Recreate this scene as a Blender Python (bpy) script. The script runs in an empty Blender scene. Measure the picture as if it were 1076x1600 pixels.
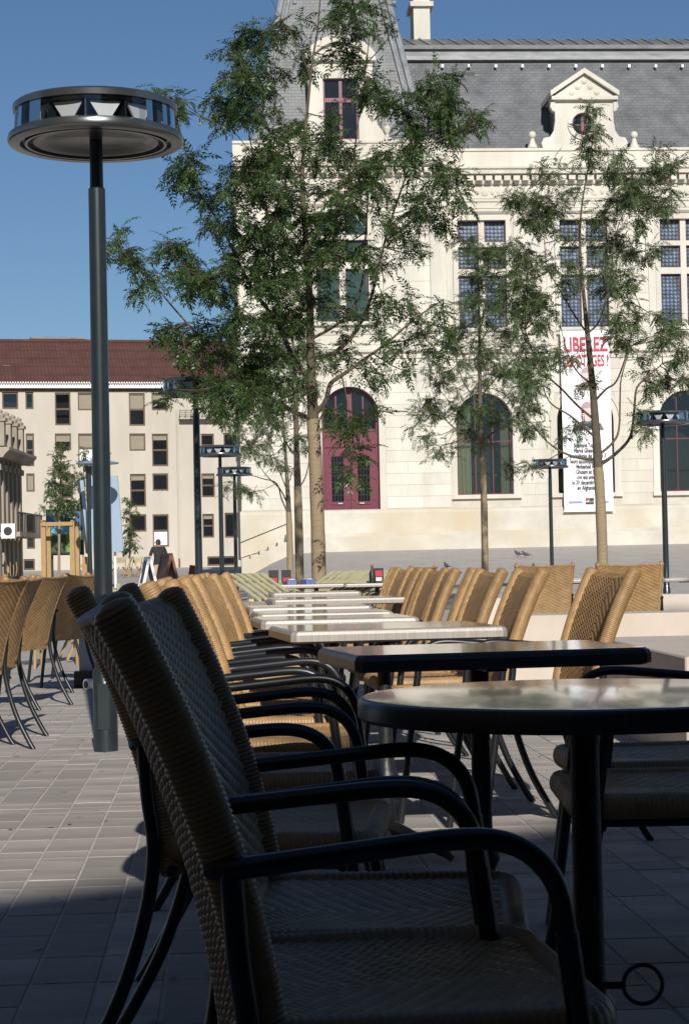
import bpy, math, random
import numpy as np
from mathutils import Vector, Matrix

random.seed(7)
RNG = np.random.default_rng(7)
R = math.radians
sc = bpy.context.scene
col = sc.collection

# ------------------------------------------------------------------ camera
FPX, CX, CY = 3000.0, 538.0, 800.0
CAM = Vector((0, 0, 0.965))
PITCH, ROLL = math.atan(80 / FPX), R(-1.15)
cam_d = bpy.data.cameras.new('camera')
cam = bpy.data.objects.new('camera', cam_d)
col.objects.link(cam)
cam_d.sensor_fit = 'VERTICAL'
cam_d.sensor_height = 36
cam_d.lens = FPX / 1600 * 36
cam_d.clip_start, cam_d.clip_end = 0.05, 3000
CM = Matrix.Rotation(R(90) + PITCH, 3, 'X') @ Matrix.Rotation(ROLL, 3, 'Z')
cam.matrix_world = Matrix.Translation(CAM) @ CM.to_4x4()
cam_d.dof.use_dof = False
sc.camera = cam

# ------------------------------------------------------------------ sky, sun, exposure
SUN_EL, SUN_AZ = R(29), R(8.5)          # the sun stands behind the camera, a little to the right
wd = bpy.data.worlds.new('World')
sc.world = wd
wd.use_nodes = True
nt = wd.node_tree
nt.nodes.clear()
sky = nt.nodes.new('ShaderNodeTexSky')
sky.sky_type = 'NISHITA'
sky.sun_disc = False
sky.sun_elevation = SUN_EL
sky.sun_rotation = math.pi - SUN_AZ
sky.air_density = 1.0
sky.dust_density = 0.0
sky.ozone_density = 6.0
bg = nt.nodes.new('ShaderNodeBackground')
bg.inputs['Strength'].default_value = 0.065
wo = nt.nodes.new('ShaderNodeOutputWorld')
nt.links.new(sky.outputs[0], bg.inputs[0])
nt.links.new(bg.outputs[0], wo.inputs[0])
sd = bpy.data.lights.new('sun', 'SUN')
sd.energy = 5.0
sd.angle = R(0.53)
sd.color = (1.0, 0.965, 0.905)
so = bpy.data.objects.new('sun', sd)
col.objects.link(so)
to_sun = Vector((math.sin(SUN_AZ) * math.cos(SUN_EL), -math.cos(SUN_AZ) * math.cos(SUN_EL), math.sin(SUN_EL)))
so.rotation_euler = to_sun.to_track_quat('Z', 'Y').to_euler()
so.location = (0, -20, 30)
sc.view_settings.view_transform = 'Standard'
sc.view_settings.look = 'None'
sc.view_settings.exposure = 0.0
sc.view_settings.gamma = 1.0
sc.cycles.max_bounces = 6
sc.cycles.transparent_max_bounces = 12
sc.cycles.use_adaptive_sampling = True

# ------------------------------------------------------------------ helpers
def ray(px, py):
    d = CM @ Vector(((px - CX) / FPX, -(py - CY) / FPX, -1.0))
    return d / d.y                       # one metre of depth along Y

def at(px, py, Y):
    return CAM + ray(px, py) * Y

def xat(px, py, Y):
    return at(px, py, Y).x

class MB:
    def __init__(s):
        s.v, s.f = [], []
    def add(s, vs, fs):
        o = len(s.v)
        s.v += [tuple(p) for p in vs]
        s.f += [tuple(i + o for i in f) for f in fs]
        return s
    def box(s, a, b, M=None):
        x0, y0, z0 = a; x1, y1, z1 = b
        vs = [Vector(p) for p in ((x0,y0,z0),(x1,y0,z0),(x1,y1,z0),(x0,y1,z0),(x0,y0,z1),(x1,y0,z1),(x1,y1,z1),(x0,y1,z1))]
        if M is not None: vs = [M @ p for p in vs]
        return s.add(vs, [(0,3,2,1),(4,5,6,7),(0,1,5,4),(1,2,6,5),(2,3,7,6),(3,0,4,7)])
    def bbox(s, a, b, w=0.006):
        """box with its upper and vertical edges chamfered"""
        x0, y0, z0 = a; x1, y1, z1 = b
        rings = [(0, z0), (0, z1 - w), (w, z1)]
        vs = []
        for k, (i, z) in enumerate(rings):
            q = w
            vs += [(x0+i+q,y0+i,z),(x1-i-q,y0+i,z),(x1-i,y0+i+q,z),(x1-i,y1-i-q,z),(x1-i-q,y1-i,z),(x0+i+q,y1-i,z),(x0+i,y1-i-q,z),(x0+i,y0+i+q,z)]
        fs = [tuple(range(7, -1, -1)), tuple(range(16, 24))]
        for k in range(2):
            for j in range(8):
                fs.append((k*8+j, k*8+(j+1)%8, k*8+8+(j+1)%8, k*8+8+j))
        return s.add(vs, fs)
    def tube(s, path, r, n=8, cap=True, closed=False):
        path = [Vector(p) for p in path]
        m = len(path)
        rs = r if isinstance(r, (list, tuple)) else [r] * m
        vs, up = [], None
        for i, p in enumerate(path):
            if closed: t = path[(i+1) % m] - path[i-1]
            else: t = path[min(i+1, m-1)] - path[max(i-1, 0)]
            t = t.normalized() if t.length > 1e-9 else Vector((0,0,1))
            if up is None:
                up = Vector((0,0,1)) if abs(t.z) < .9 else Vector((1,0,0))
            a = (up - t * up.dot(t)).normalized()
            up = a
            b = t.cross(a)
            for k in range(n):
                w = 2*math.pi*k/n
                vs.append(p + (a*math.cos(w) + b*math.sin(w)) * rs[i])
        fs = []
        for i in range(m if closed else m-1):
            j = (i+1) % m
            for k in range(n):
                fs.append((i*n+k, i*n+(k+1)%n, j*n+(k+1)%n, j*n+k))
        if cap and not closed:
            fs += [tuple(range(n-1,-1,-1)), tuple((m-1)*n+k for k in range(n))]
        return s.add(vs, fs)
    def lathe(s, prof, n=16, c=(0,0,0), close=False):
        vs, fs = [], []
        for r, z in prof:
            for k in range(n):
                w = 2*math.pi*k/n
                vs.append((c[0]+r*math.cos(w), c[1]+r*math.sin(w), c[2]+z))
        m = len(prof)
        for i in range(m if close else m-1):
            j = (i+1) % m
            for k in range(n):
                fs.append((i*n+k, i*n+(k+1)%n, j*n+(k+1)%n, j*n+k))
        if not close:
            if prof[0][0] > 1e-4: fs.append(tuple(range(n-1,-1,-1)))
            if prof[-1][0] > 1e-4: fs.append(tuple((m-1)*n+k for k in range(n)))
        return s.add(vs, fs)
    def prism(s, poly, lo, hi, axis='y'):
        """poly in the two other axes, extruded along axis: y -> (x,z), x -> (y,z), z -> (x,y)"""
        n = len(poly)
        def P(p, t):
            return (p[0], t, p[1]) if axis == 'y' else (t, p[0], p[1]) if axis == 'x' else (p[0], p[1], t)
        vs = [P(p, lo) for p in poly] + [P(p, hi) for p in poly]
        fs = [tuple(range(n)), tuple(range(2*n-1, n-1, -1))]
        fs += [(i, i+n, (i+1)%n+n, (i+1)%n) for i in range(n)]
        return s.add(vs, fs)
    def mesh(s, name, mat, smooth=False, fix=True):
        me = bpy.data.meshes.new(name)
        me.from_pydata(s.v, [], s.f)
        me.update()
        if fix:
            import bmesh
            bm = bmesh.new(); bm.from_mesh(me)
            bmesh.ops.recalc_face_normals(bm, faces=bm.faces)
            bm.to_mesh(me); bm.free()
        if mat: me.materials.append(mat)
        if smooth: shade(me)
        return me
    def build(s, name, mat, parent=None, smooth=False, loc=None, rz=None):
        return put(name, s.mesh(name, mat, smooth), parent, loc, rz)

def shade(me, ang=40):
    me.shade_smooth()
    try: me.set_sharp_from_angle(angle=R(ang))
    except Exception: pass

def put(name, me, parent=None, loc=None, rz=None):
    o = bpy.data.objects.new(name, me)
    col.objects.link(o)
    if parent is not None: o.parent = parent
    if loc is not None: o.location = loc
    if rz is not None: o.rotation_euler = (0, 0, rz)
    return o

def tag(o, label=None, cat=None, group=None, kind=None):
    if label: o['label'] = label
    if cat: o['category'] = cat
    if group: o['group'] = group
    if kind: o['kind'] = kind
    return o

def thing(name, label, cat, loc=(0,0,0), rz=0, group=None):
    o = put(name, None, None, loc, rz)
    o.empty_display_size = .1
    return tag(o, label, cat, group)

def copy_tree(o, parent=None):
    c = o.copy(); col.objects.link(c); c.parent = parent
    for ch in list(o.children): copy_tree(ch, c)
    return c

def np_mesh(name, V, F, mat, smooth=False):
    """V (n,3), F (m,k) of one face size"""
    me = bpy.data.meshes.new(name)
    V = np.asarray(V, np.float32); F = np.asarray(F, np.int32)
    m, k = F.shape
    me.vertices.add(len(V)); me.vertices.foreach_set('co', V.ravel())
    me.loops.add(m*k); me.loops.foreach_set('vertex_index', F.ravel())
    me.polygons.add(m)
    me.polygons.foreach_set('loop_start', np.arange(0, m*k, k, dtype=np.int32))
    me.update(calc_edges=True)
    if mat: me.materials.append(mat)
    if smooth: me.shade_smooth()
    return me

def grid_faces(nu, nv, wrap_u=False):
    f = []
    i = np.arange(nu if wrap_u else nu-1); j = np.arange(nv-1)
    I, J = np.meshgrid(i, j, indexing='ij')
    I2 = (I+1) % nu
    return np.stack([I*nv+J, I2*nv+J, I2*nv+J+1, I*nv+J+1], -1).reshape(-1, 4)

# ------------------------------------------------------------------ materials
def M(name, c, rough=.6, metal=0., var=.12, vs=6., bump=0., bs=60., spec=.5, coat=0., rnd=0., streak=None, c2=None, trans=0., world=False):
    m = bpy.data.materials.new(name)
    m.use_nodes = True
    n, l = m.node_tree.nodes, m.node_tree.links
    p = n['Principled BSDF']
    p.inputs['Roughness'].default_value = rough
    p.inputs['Metallic'].default_value = metal
    p.inputs['Specular IOR Level'].default_value = spec
    p.inputs['Coat Weight'].default_value = coat
    p.inputs['Coat Roughness'].default_value = .08
    tc = n.new('ShaderNodeTexCoord')
    mp = n.new('ShaderNodeMapping')
    if world:
        ge = n.new('ShaderNodeNewGeometry'); l.new(ge.outputs['Position'], mp.inputs[0])
    else: l.new(tc.outputs['Object'], mp.inputs[0])
    if streak: mp.inputs['Scale'].default_value = streak
    no = n.new('ShaderNodeTexNoise')
    no.inputs['Scale'].default_value = vs
    no.inputs['Detail'].default_value = 6
    no.inputs['Roughness'].default_value = .62
    l.new(mp.outputs[0], no.inputs['Vector'])
    rp = n.new('ShaderNodeMapRange')
    rp.inputs['From Min'].default_value = .3; rp.inputs['From Max'].default_value = .7
    rp.inputs['To Min'].default_value = 1-var; rp.inputs['To Max'].default_value = 1+var
    l.new(no.outputs['Fac'], rp.inputs['Value'])
    val = rp.outputs[0]
    if rnd:
        oi = n.new('ShaderNodeObjectInfo')
        r2 = n.new('ShaderNodeMapRange')
        r2.inputs['To Min'].default_value = 1-rnd; r2.inputs['To Max'].default_value = 1+rnd
        l.new(oi.outputs['Random'], r2.inputs['Value'])
        mu = n.new('ShaderNodeMath'); mu.operation = 'MULTIPLY'
        l.new(val, mu.inputs[0]); l.new(r2.outputs[0], mu.inputs[1])
        val = mu.outputs[0]
    vm = n.new('ShaderNodeVectorMath'); vm.operation = 'SCALE'
    vm.inputs[0].default_value = c[:3]
    l.new(val, vm.inputs['Scale'])
    out = vm.outputs[0]
    if c2:
        n2 = n.new('ShaderNodeTexNoise'); n2.inputs['Scale'].default_value = vs*.37; n2.inputs['Detail'].default_value = 4
        l.new(mp.outputs[0], n2.inputs['Vector'])
        mr = n.new('ShaderNodeMapRange'); mr.inputs['From Min'].default_value = .45; mr.inputs['From Max'].default_value = .68
        l.new(n2.outputs['Fac'], mr.inputs['Value'])
        mx = n.new('ShaderNodeMix'); mx.data_type = 'RGBA'
        l.new(mr.outputs[0], mx.inputs['Factor']); l.new(out, mx.inputs[6]); mx.inputs[7].default_value = (*c2, 1)
        out = mx.outputs[2]
    l.new(out, p.inputs['Base Color'])
    if bump:
        nb = n.new('ShaderNodeTexNoise'); nb.inputs['Scale'].default_value = bs; nb.inputs['Detail'].default_value = 4
        l.new(mp.outputs[0], nb.inputs['Vector'])
        bp = n.new('ShaderNodeBump'); bp.inputs['Strength'].default_value = bump; bp.inputs['Distance'].default_value = .01
        l.new(nb.outputs['Fac'], bp.inputs['Height']); l.new(bp.outputs[0], p.inputs['Normal'])
    if trans: p.inputs['Transmission Weight'].default_value = trans
    return m

def brick_mat(name, c1, c2, mortar, w, h, ms, rough, rot=(0,0,0), bump=.4, offset=.5, var=.12):
    m = M(name, (1,1,1), rough, var=var, vs=1.3)
    n, l = m.node_tree.nodes, m.node_tree.links
    p = n['Principled BSDF']
    src = p.inputs['Base Color'].links[0].from_socket
    tc = n.new('ShaderNodeTexCoord'); mp = n.new('ShaderNodeMapping')
    mp.inputs['Rotation'].default_value = rot
    l.new(tc.outputs['Object'], mp.inputs[0])
    br = n.new('ShaderNodeTexBrick')
    br.offset = offset
    br.inputs['Scale'].default_value = 1
    br.inputs['Brick Width'].default_value = w; br.inputs['Row Height'].default_value = h
    br.inputs['Mortar Size'].default_value = ms
    br.inputs['Color1'].default_value = (*c1, 1); br.inputs['Color2'].default_value = (*c2, 1); br.inputs['Mortar'].default_value = (*mortar, 1)
    l.new(mp.outputs[0], br.inputs['Vector'])
    mx = n.new('ShaderNodeMix'); mx.data_type = 'RGBA'; mx.blend_type = 'MULTIPLY'; mx.inputs['Factor'].default_value = 1
    l.new(br.outputs['Color'], mx.inputs[6]); l.new(src, mx.inputs[7])
    l.new(mx.outputs[2], p.inputs['Base Color'])
    bp = n.new('ShaderNodeBump'); bp.inputs['Strength'].default_value = bump; bp.inputs['Distance'].default_value = .02; bp.invert = True
    l.new(br.outputs['Fac'], bp.inputs['Height']); l.new(bp.outputs[0], p.inputs['Normal'])
    return m

MAT = {}
MAT['rattan'] = M('rattan', (.34,.205,.085), .42, var=.28, vs=14, bump=.15, bs=300, rnd=.10)
MAT['frame'] = M('black_tube', (.011,.012,.014), .36, var=.2, vs=20)
MAT['iron'] = M('cast_iron', (.014,.014,.016), .45, var=.3, vs=18, bump=.15, bs=90)
MAT['top'] = M('table_top', (.12,.105,.085), .16, var=.3, vs=3.2, streak=(1,14,1), spec=.6, coat=.55, c2=(.085,.08,.07))
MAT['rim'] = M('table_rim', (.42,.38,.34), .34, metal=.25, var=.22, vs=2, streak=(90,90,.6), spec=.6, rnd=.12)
MAT['rim_shaded'] = M('table_rim_shaded', (.055,.055,.06), .34, metal=.2, var=.3, vs=2, streak=(110,110,.6), spec=.6)  # table_rim again, with the shade put into a darker colour
MAT['slab'] = M('paving_slab', (.375,.338,.300), .8, var=.22, vs=2.6, streak=(1.2,5,1), bump=.3, bs=70, rnd=.20, c2=(.30,.262,.238))
MAT['mortar'] = M('mortar', (.47,.435,.385), .95, var=.2, vs=12)
MAT['ground'] = brick_mat('far_paving', (.40,.365,.33), (.365,.335,.305), (.43,.40,.36), .45, .22, .012, .85, rot=(0,0,R(3.5)), bump=.15)
MAT['stone'] = M('limestone', (.575,.54,.465), .85, var=.15, vs=1.1, streak=(1,1,.22), bump=.15, bs=25, rnd=.05, world=True, c2=(.52,.475,.395))
MAT['stone_block'] = M('limestone_block', (.59,.552,.475), .85, var=.15, vs=1.3, streak=(1,1,.2), bump=.15, bs=30, rnd=.075, c2=(.54,.49,.405), world=True)
MAT['stone_joint'] = M('limestone_joint', (.50,.46,.385), .9, var=.1, vs=3)
MAT['stone_low'] = M('limestone_base', (.545,.51,.44), .88, var=.16, vs=.9, bump=.2, bs=14, rnd=.05, world=True, c2=(.50,.43,.32))
MAT['bench'] = M('bench_stone', (.56,.48,.40), .7, var=.08, vs=3, bump=.1, bs=60, rnd=.05)
MAT['slate'] = brick_mat('slate', (.142,.147,.150), (.125,.129,.132), (.092,.095,.098), .28, .13, .008, .55, rot=(R(90),0,0), bump=.5, var=.3)
MAT['zinc'] = M('zinc', (.36,.37,.38), .42, metal=.55, var=.25, vs=2.5)
MAT['lead'] = M('lead', (.16,.165,.165), .55, metal=.3, var=.3, vs=1.5, streak=(1,1,4))
MAT['red'] = M('burgundy_paint', (.135,.013,.032), .42, var=.12, vs=3, coat=.15)
MAT['redframe'] = M('burgundy_frame', (.10,.013,.028), .45, var=.12, vs=5)
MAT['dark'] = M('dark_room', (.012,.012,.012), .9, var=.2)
MAT['glass_dark'] = M('window_glass_dark', (.012,.014,.016), .06, var=.3, vs=.8, spec=.6)
MAT['glass_green'] = M('window_glass_green', (.035,.06,.05), .08, var=.5, vs=1.6, spec=.6)
MAT['blind'] = M('roller_blind', (.26,.225,.16), .75, var=.1, streak=(1,1,12), vs=3)
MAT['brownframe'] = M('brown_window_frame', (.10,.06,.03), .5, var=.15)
MAT['render'] = M('beige_render', (.49,.44,.365), .9, var=.10, vs=.6, streak=(1,1,.25), bump=.06, bs=10, rnd=.0)
MAT['roof_tile'] = brick_mat('red_roof_tile', (.098,.037,.028), (.088,.034,.026), (.066,.027,.021), .24, .36, .03, .85, rot=(R(38),0,0), bump=.4, offset=0, var=.2)
MAT['white'] = M('white_paint', (.78,.77,.74), .5, var=.05)
MAT['lampgrey'] = M('lamp_paint', (.020,.029,.033), .34, var=.15, vs=9, coat=.25, metal=.15)
MAT['lampring'] = M('lamp_ring', (.16,.17,.172), .24, var=.1, vs=9, metal=.8)
MAT['reflector'] = M('lamp_reflector', (.80,.80,.78), .25, var=.04, metal=.25)
MAT['bark_wrap'] = M('jute_trunk_wrap', (.285,.215,.13), .9, var=.18, vs=3, streak=(2,2,26), bump=.4, bs=40)
MAT['bark'] = M('bark', (.105,.082,.055), .88, var=.3, vs=9, streak=(1,1,.4), bump=.4, bs=60)
MAT['banner'] = M('banner_cloth', (.80,.79,.80), .75, var=.03, vs=1.5)
MAT['ink_red'] = M('red_ink', (.48,.04,.06), .7, var=.05)
MAT['ink_black'] = M('black_ink', (.05,.05,.055), .7, var=.05)
MAT['ink_pink'] = M('portrait_ink', (.62,.47,.45), .75, var=.15, vs=6)
MAT['ink_pink2'] = M('portrait_shade_ink', (.40,.30,.30), .75, var=.15, vs=8)
MAT['ink_grey'] = M('portrait_coat_ink', (.13,.12,.135), .75, var=.25, vs=8)
MAT['ink_blue'] = M('blue_ink', (.25,.28,.45), .7, var=.05)
MAT['curtain'] = M('curtain', (.42,.40,.26), .85, var=.15, vs=2, streak=(14,14,.4))
MAT['wood'] = M('pale_timber', (.36,.23,.095), .7, var=.2, vs=4, streak=(6,6,.8))
MAT['yellow_slat'] = M('yellow_green_slat', (.50,.455,.27), .6, var=.15, vs=7)
MAT['board_white'] = M('board_white', (.76,.76,.75), .45, var=.05)
MAT['board_brown'] = M('board_brown', (.20,.085,.05), .6, var=.2)
MAT['panel_blue'] = M('blue_grey_panel', (.27,.345,.44), .5, var=.05)
MAT['black'] = M('black_plastic', (.02,.02,.022), .5, var=.1)
MAT['skin'] = M('skin', (.42,.26,.18), .6, var=.05)
MAT['hair'] = M('hair', (.025,.018,.014), .7, var=.2)
MAT['shirt'] = M('black_shirt', (.018,.018,.02), .85, var=.2)
MAT['trousers'] = M('beige_trousers', (.42,.34,.24), .85, var=.1)
MAT['pigeon'] = M('pigeon_grey', (.07,.072,.085), .7, var=.4, vs=20)
MAT['oldstone'] = M('grey_old_stone', (.36,.31,.24), .88, var=.25, vs=1.2, streak=(1,1,.3), c2=(.26,.225,.17))
MAT['unseen_wall'] = M('unseen_wall_dark', (.11,.075,.06), .9, var=.12)  # walls out of view, kept dark to cut light bounced onto the terrace

def leaf_mat(name, c, t):
    m = M(name, c, .38, var=.35, vs=1.8, spec=.45)
    n, l = m.node_tree.nodes, m.node_tree.links
    p = n['Principled BSDF']
    tr = n.new('ShaderNodeBsdfTranslucent'); tr.inputs[0].default_value = (*t, 1)
    mx = n.new('ShaderNodeMixShader'); mx.inputs[0].default_value = .28
    o = n['Material Output']
    l.new(p.outputs[0], mx.inputs[1]); l.new(tr.outputs[0], mx.inputs[2]); l.new(mx.outputs[0], o.inputs[0])
    return m
MAT['leaf'] = leaf_mat('ash_leaf', (.058,.095,.030), (.11,.18,.025))
MAT['leaf2'] = leaf_mat('ash_leaf_pale', (.092,.128,.052), (.15,.20,.05))
MAT['leaf3'] = leaf_mat('pear_leaf', (.075,.115,.04), (.12,.18,.03))

def glass_mat(name, tint, fac):
    m = bpy.data.materials.new(name); m.use_nodes = True
    n, l = m.node_tree.nodes, m.node_tree.links
    n.remove(n['Principled BSDF'])
    t = n.new('ShaderNodeBsdfTransparent'); t.inputs[0].default_value = (*tint, 1)
    g = n.new('ShaderNodeBsdfGlossy'); g.inputs['Roughness'].default_value = .03
    fr = n.new('ShaderNodeFresnel'); fr.inputs[0].default_value = 1.5
    ad = n.new('ShaderNodeMath'); ad.operation = 'ADD'; ad.use_clamp = True; ad.inputs[1].default_value = fac
    l.new(fr.outputs[0], ad.inputs[0])
    mx = n.new('ShaderNodeMixShader')
    l.new(ad.outputs[0], mx.inputs[0]); l.new(t.outputs[0], mx.inputs[1]); l.new(g.outputs[0], mx.inputs[2])
    l.new(mx.outputs[0], n['Material Output'].inputs[0])
    return m
MAT['glass'] = glass_mat('clear_glass', (.85,.88,.87), .02)
MAT['lampglass'] = glass_mat('lamp_drum_glass', (.80,.82,.84), .05)

def leaded_mat():
    """bull's-eye leaded panes: blue roundels in dark lead, sky glints painted as pale centres"""
    m = bpy.data.materials.new('leaded_roundel_glass'); m.use_nodes = True
    n, l = m.node_tree.nodes, m.node_tree.links
    p = n['Principled BSDF']
    tc = n.new('ShaderNodeTexCoord'); sp = n.new('ShaderNodeSeparateXYZ')
    l.new(tc.outputs['Object'], sp.inputs[0])
    P = .152
    def fr(sock):
        a = n.new('ShaderNodeMath'); a.operation = 'DIVIDE'; a.inputs[1].default_value = P; l.new(sock, a.inputs[0])
        b = n.new('ShaderNodeMath'); b.operation = 'FRACT'; l.new(a.outputs[0], b.inputs[0])
        c = n.new('ShaderNodeMath'); c.operation = 'SUBTRACT'; c.inputs[1].default_value = .5; l.new(b.outputs[0], c.inputs[0])
        d = n.new('ShaderNodeMath'); d.operation = 'POWER'; d.inputs[1].default_value = 2; 
        e = n.new('ShaderNodeMath'); e.operation = 'ABSOLUTE'; l.new(c.outputs[0], e.inputs[0]); l.new(e.outputs[0], d.inputs[0])
        return d.outputs[0]
    s = n.new('ShaderNodeMath'); s.operation = 'ADD'
    l.new(fr(sp.outputs['X']), s.inputs[0]); l.new(fr(sp.outputs['Z']), s.inputs[1])
    q = n.new('ShaderNodeMath'); q.operation = 'SQRT'; l.new(s.outputs[0], q.inputs[0])
    cr = n.new('ShaderNodeValToRGB')
    el = cr.color_ramp.elements
    el[0].position = 0; el[0].color = (.30,.39,.52,1)  # pale middle of each roundel stands in for a sky glint
    el[1].position = .5; el[1].color = (.035,.05,.08,1)
    a = el.new(.16); a.color = (.16,.24,.38,1)
    a = el.new(.33); a.color = (.07,.12,.22,1)
    a = el.new(.40); a.color = (.04,.06,.10,1)
    l.new(q.outputs[0], cr.inputs[0])
    no = n.new('ShaderNodeTexNoise'); no.inputs['Scale'].default_value = 2.3; l.new(tc.outputs['Object'], no.inputs['Vector'])
    mr = n.new('ShaderNodeMapRange'); mr.inputs['From Min'].default_value=.35; mr.inputs['From Max'].default_value=.65; mr.inputs['To Min'].default_value=.25; mr.inputs['To Max'].default_value=1.1
    l.new(no.outputs['Fac'], mr.inputs['Value'])
    vm = n.new('ShaderNodeVectorMath'); vm.operation = 'SCALE'; l.new(cr.outputs[0], vm.inputs[0]); l.new(mr.outputs[0], vm.inputs['Scale'])
    l.new(vm.outputs[0], p.inputs['Base Color'])
    p.inputs['Roughness'].default_value = .32
    bp = n.new('ShaderNodeBump'); bp.inputs['Strength'].default_value = .35; bp.inputs['Distance'].default_value = .03; bp.invert = True
    l.new(q.outputs[0], bp.inputs['Height']); l.new(bp.outputs[0], p.inputs['Normal'])
    return m
MAT['leaded'] = leaded_mat()

# ------------------------------------------------------------------ ground
def sstep(a, b, x):
    t = min(1, max(0, (x-a)/(b-a)))
    return t*t*(3-2*t)
def Zg(x, y):
    low = 0 if y < 50 else min(.9, .9*(y-50)/77)
    ramp = 0 if y < 48 else min(1.46, 1.46*(y-48)/25)
    s = sstep(-4.6, -1.6, x)
    z = low + s*(ramp-low)
    if y < 16.2: z = -.03
    return z

xs = sorted(set([-900,-400,-150,-80,-45] + [round(-30+i*.8, 3) for i in range(76)] + [32,45,80,150,400,900]))
ys = [-200,-60,-30,-10,0,16.0,16.25,20,30,40,48,50] + [51+i*1.2 for i in range(22)] + [80,90,100,110,127,150,220,400,900,2000]
g = MB()
g.v = [(x, y, Zg(x, y)) for y in ys for x in xs]
nx = len(xs)
g.f = [(j*nx+i, j*nx+i+1, (j+1)*nx+i+1, (j+1)*nx+i) for j in range(len(ys)-1) for i in range(nx-1)]
tag(g.build('plaza_ground', MAT['ground'], smooth=False), kind='structure')

# terrace paving: real slabs near the camera on a mortar bed
GA = R(3.8)
bed = MB()
bed.add([(-5,-2,-.003),(5,-2,-.003),(5,16.2,-.003),(-5,16.2,-.003)], [(0,1,2,3)])
pave = bed.build('pavement', MAT['mortar'])
tag(pave, kind='structure')
rnd = random.Random(3)
slab_meshes = {}
def slab_mesh(w, d, k):
    key = (w, d, k)
    if key not in slab_meshes:
        q = rnd
        slab_meshes[key] = MB().bbox((-w/2, -d/2, -.03), (w/2, d/2, 0), .0018).mesh('paving_slab', MAT['slab'])
    return slab_meshes[key]
cw, gap = .156, .0085
rows, yy = [], 2.6
while yy < 16.4:
    d = rnd.choice((.15, .15, .3, .3, .45, .6))
    rows.append((yy, d)); yy += d
slabs = []
ca, sa = math.cos(GA), math.sin(GA)
for (v0, d) in rows:
    for i in range(-26, 27):
        u = i*cw; v = v0+d/2
        x, y = ca*u - sa*v + .25, sa*u + ca*v
        if abs(x) > .20*y+.35 or y < 2.3 or y > 16.0: continue
        if d > .3 and rnd.random() < .35: parts = [(v0+d*.25, d/2), (v0+d*.75, d/2)]
        else: parts = [(v, d)]
        for (vv, dd) in parts:
            slabs.append((ca*u - sa*vv + .25, sa*u + ca*vv, cw, dd))
def seen_size(s):
    x, y, w, d = s
    px = CX + x/y*FPX
    vis = 1.0 if (px < 330 and y > 3.9) else (.8 if px > 600 and y > 4.6 else .12)
    return vis*w*d/y**3
slabs.sort(key=seen_size, reverse=True)
for k, (x, y, w, d) in enumerate(slabs[:300]):
    o = put('paving_slab', slab_mesh(w-gap, round(d-gap, 4), k % 2), pave, (x, y, rnd.uniform(-.0008, .0016)), GA)
rest = MB()
for (x, y, w, d) in slabs[300:]:
    a, b = (w-gap)/2, (d-gap)/2
    z = rnd.uniform(-.0008, .0014)
    vs = []
    for (i, j) in ((-a,-b),(a,-b),(a,b),(-a,b)):
        vs.append((x+ca*i-sa*j, y+sa*i+ca*j, z))
    vs += [(p[0], p[1], -.03) for p in vs]
    rest.add(vs, [(0,1,2,3),(0,4,5,1),(1,5,6,2),(2,6,7,3),(3,7,4,0)])
tag(rest.build('paving_slabs', MAT['slab'], pave), kind='stuff')

# ------------------------------------------------------------------ unseen cafe building, placed behind the camera to shade the near tables
e = Vector((.811, .585, 0)); nrm = Vector((.585, -.811, 0))
HZ = 12.5
P1 = Vector((-.85, 5.83, 0)) + Vector((math.sin(SUN_AZ), -math.cos(SUN_AZ), 0)) * HZ/math.tan(SUN_EL)
cafe = thing('unseen_cafe_building', 'unseen cafe building behind the viewer placed to shade the nearest tables', 'building', P1, math.atan2(e.y, e.x))
MB().box((-26,-11,-.02),(11.5,-.25,HZ-.6)).build('wall', MAT['unseen_wall'], cafe)
MB().box((-26.3,-11.3,HZ-.6),(11.8,0,HZ)).build('cornice', MAT['unseen_wall'], cafe)
for k in range(9):
    for fl in range(3):
        w = MB().box((-24+k*3.9,-.24,1+fl*3.8),(-22.6+k*3.9,-.2,3.4+fl*3.8)).build('window', MAT['glass_dark'], cafe)

for nm, (xa, xc, ya, yc, h) in (('left', (-17,-5.2,-24,5.0,15.5)), ('right', (6.4,16,-22,2.5,11.5))):  # flanking buildings added out of view to deepen the terrace shade
    wb = thing('shade_building', 'unseen building added to deepen the shade on the '+nm+' of the cafe terrace', 'building', (xa, ya, 0))
    MB().box((0,0,-.02),(xc-xa,yc-ya,h-.4)).build('wall', MAT['unseen_wall'], wb)
    MB().box((-.2,-.2,h-.4),(xc-xa+.2,yc-ya+.2,h)).build('cornice', MAT['unseen_wall'], wb)
    sx = xc-xa+.02 if nm == 'left' else -.06
    for k in range(6):
        for fl in range(3): MB().box((sx,2+k*3.9,1+fl*3.5),(sx+.04,3.4+k*3.9,3.2+fl*3.5)).build('window', MAT['glass_dark'], wb)

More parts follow.
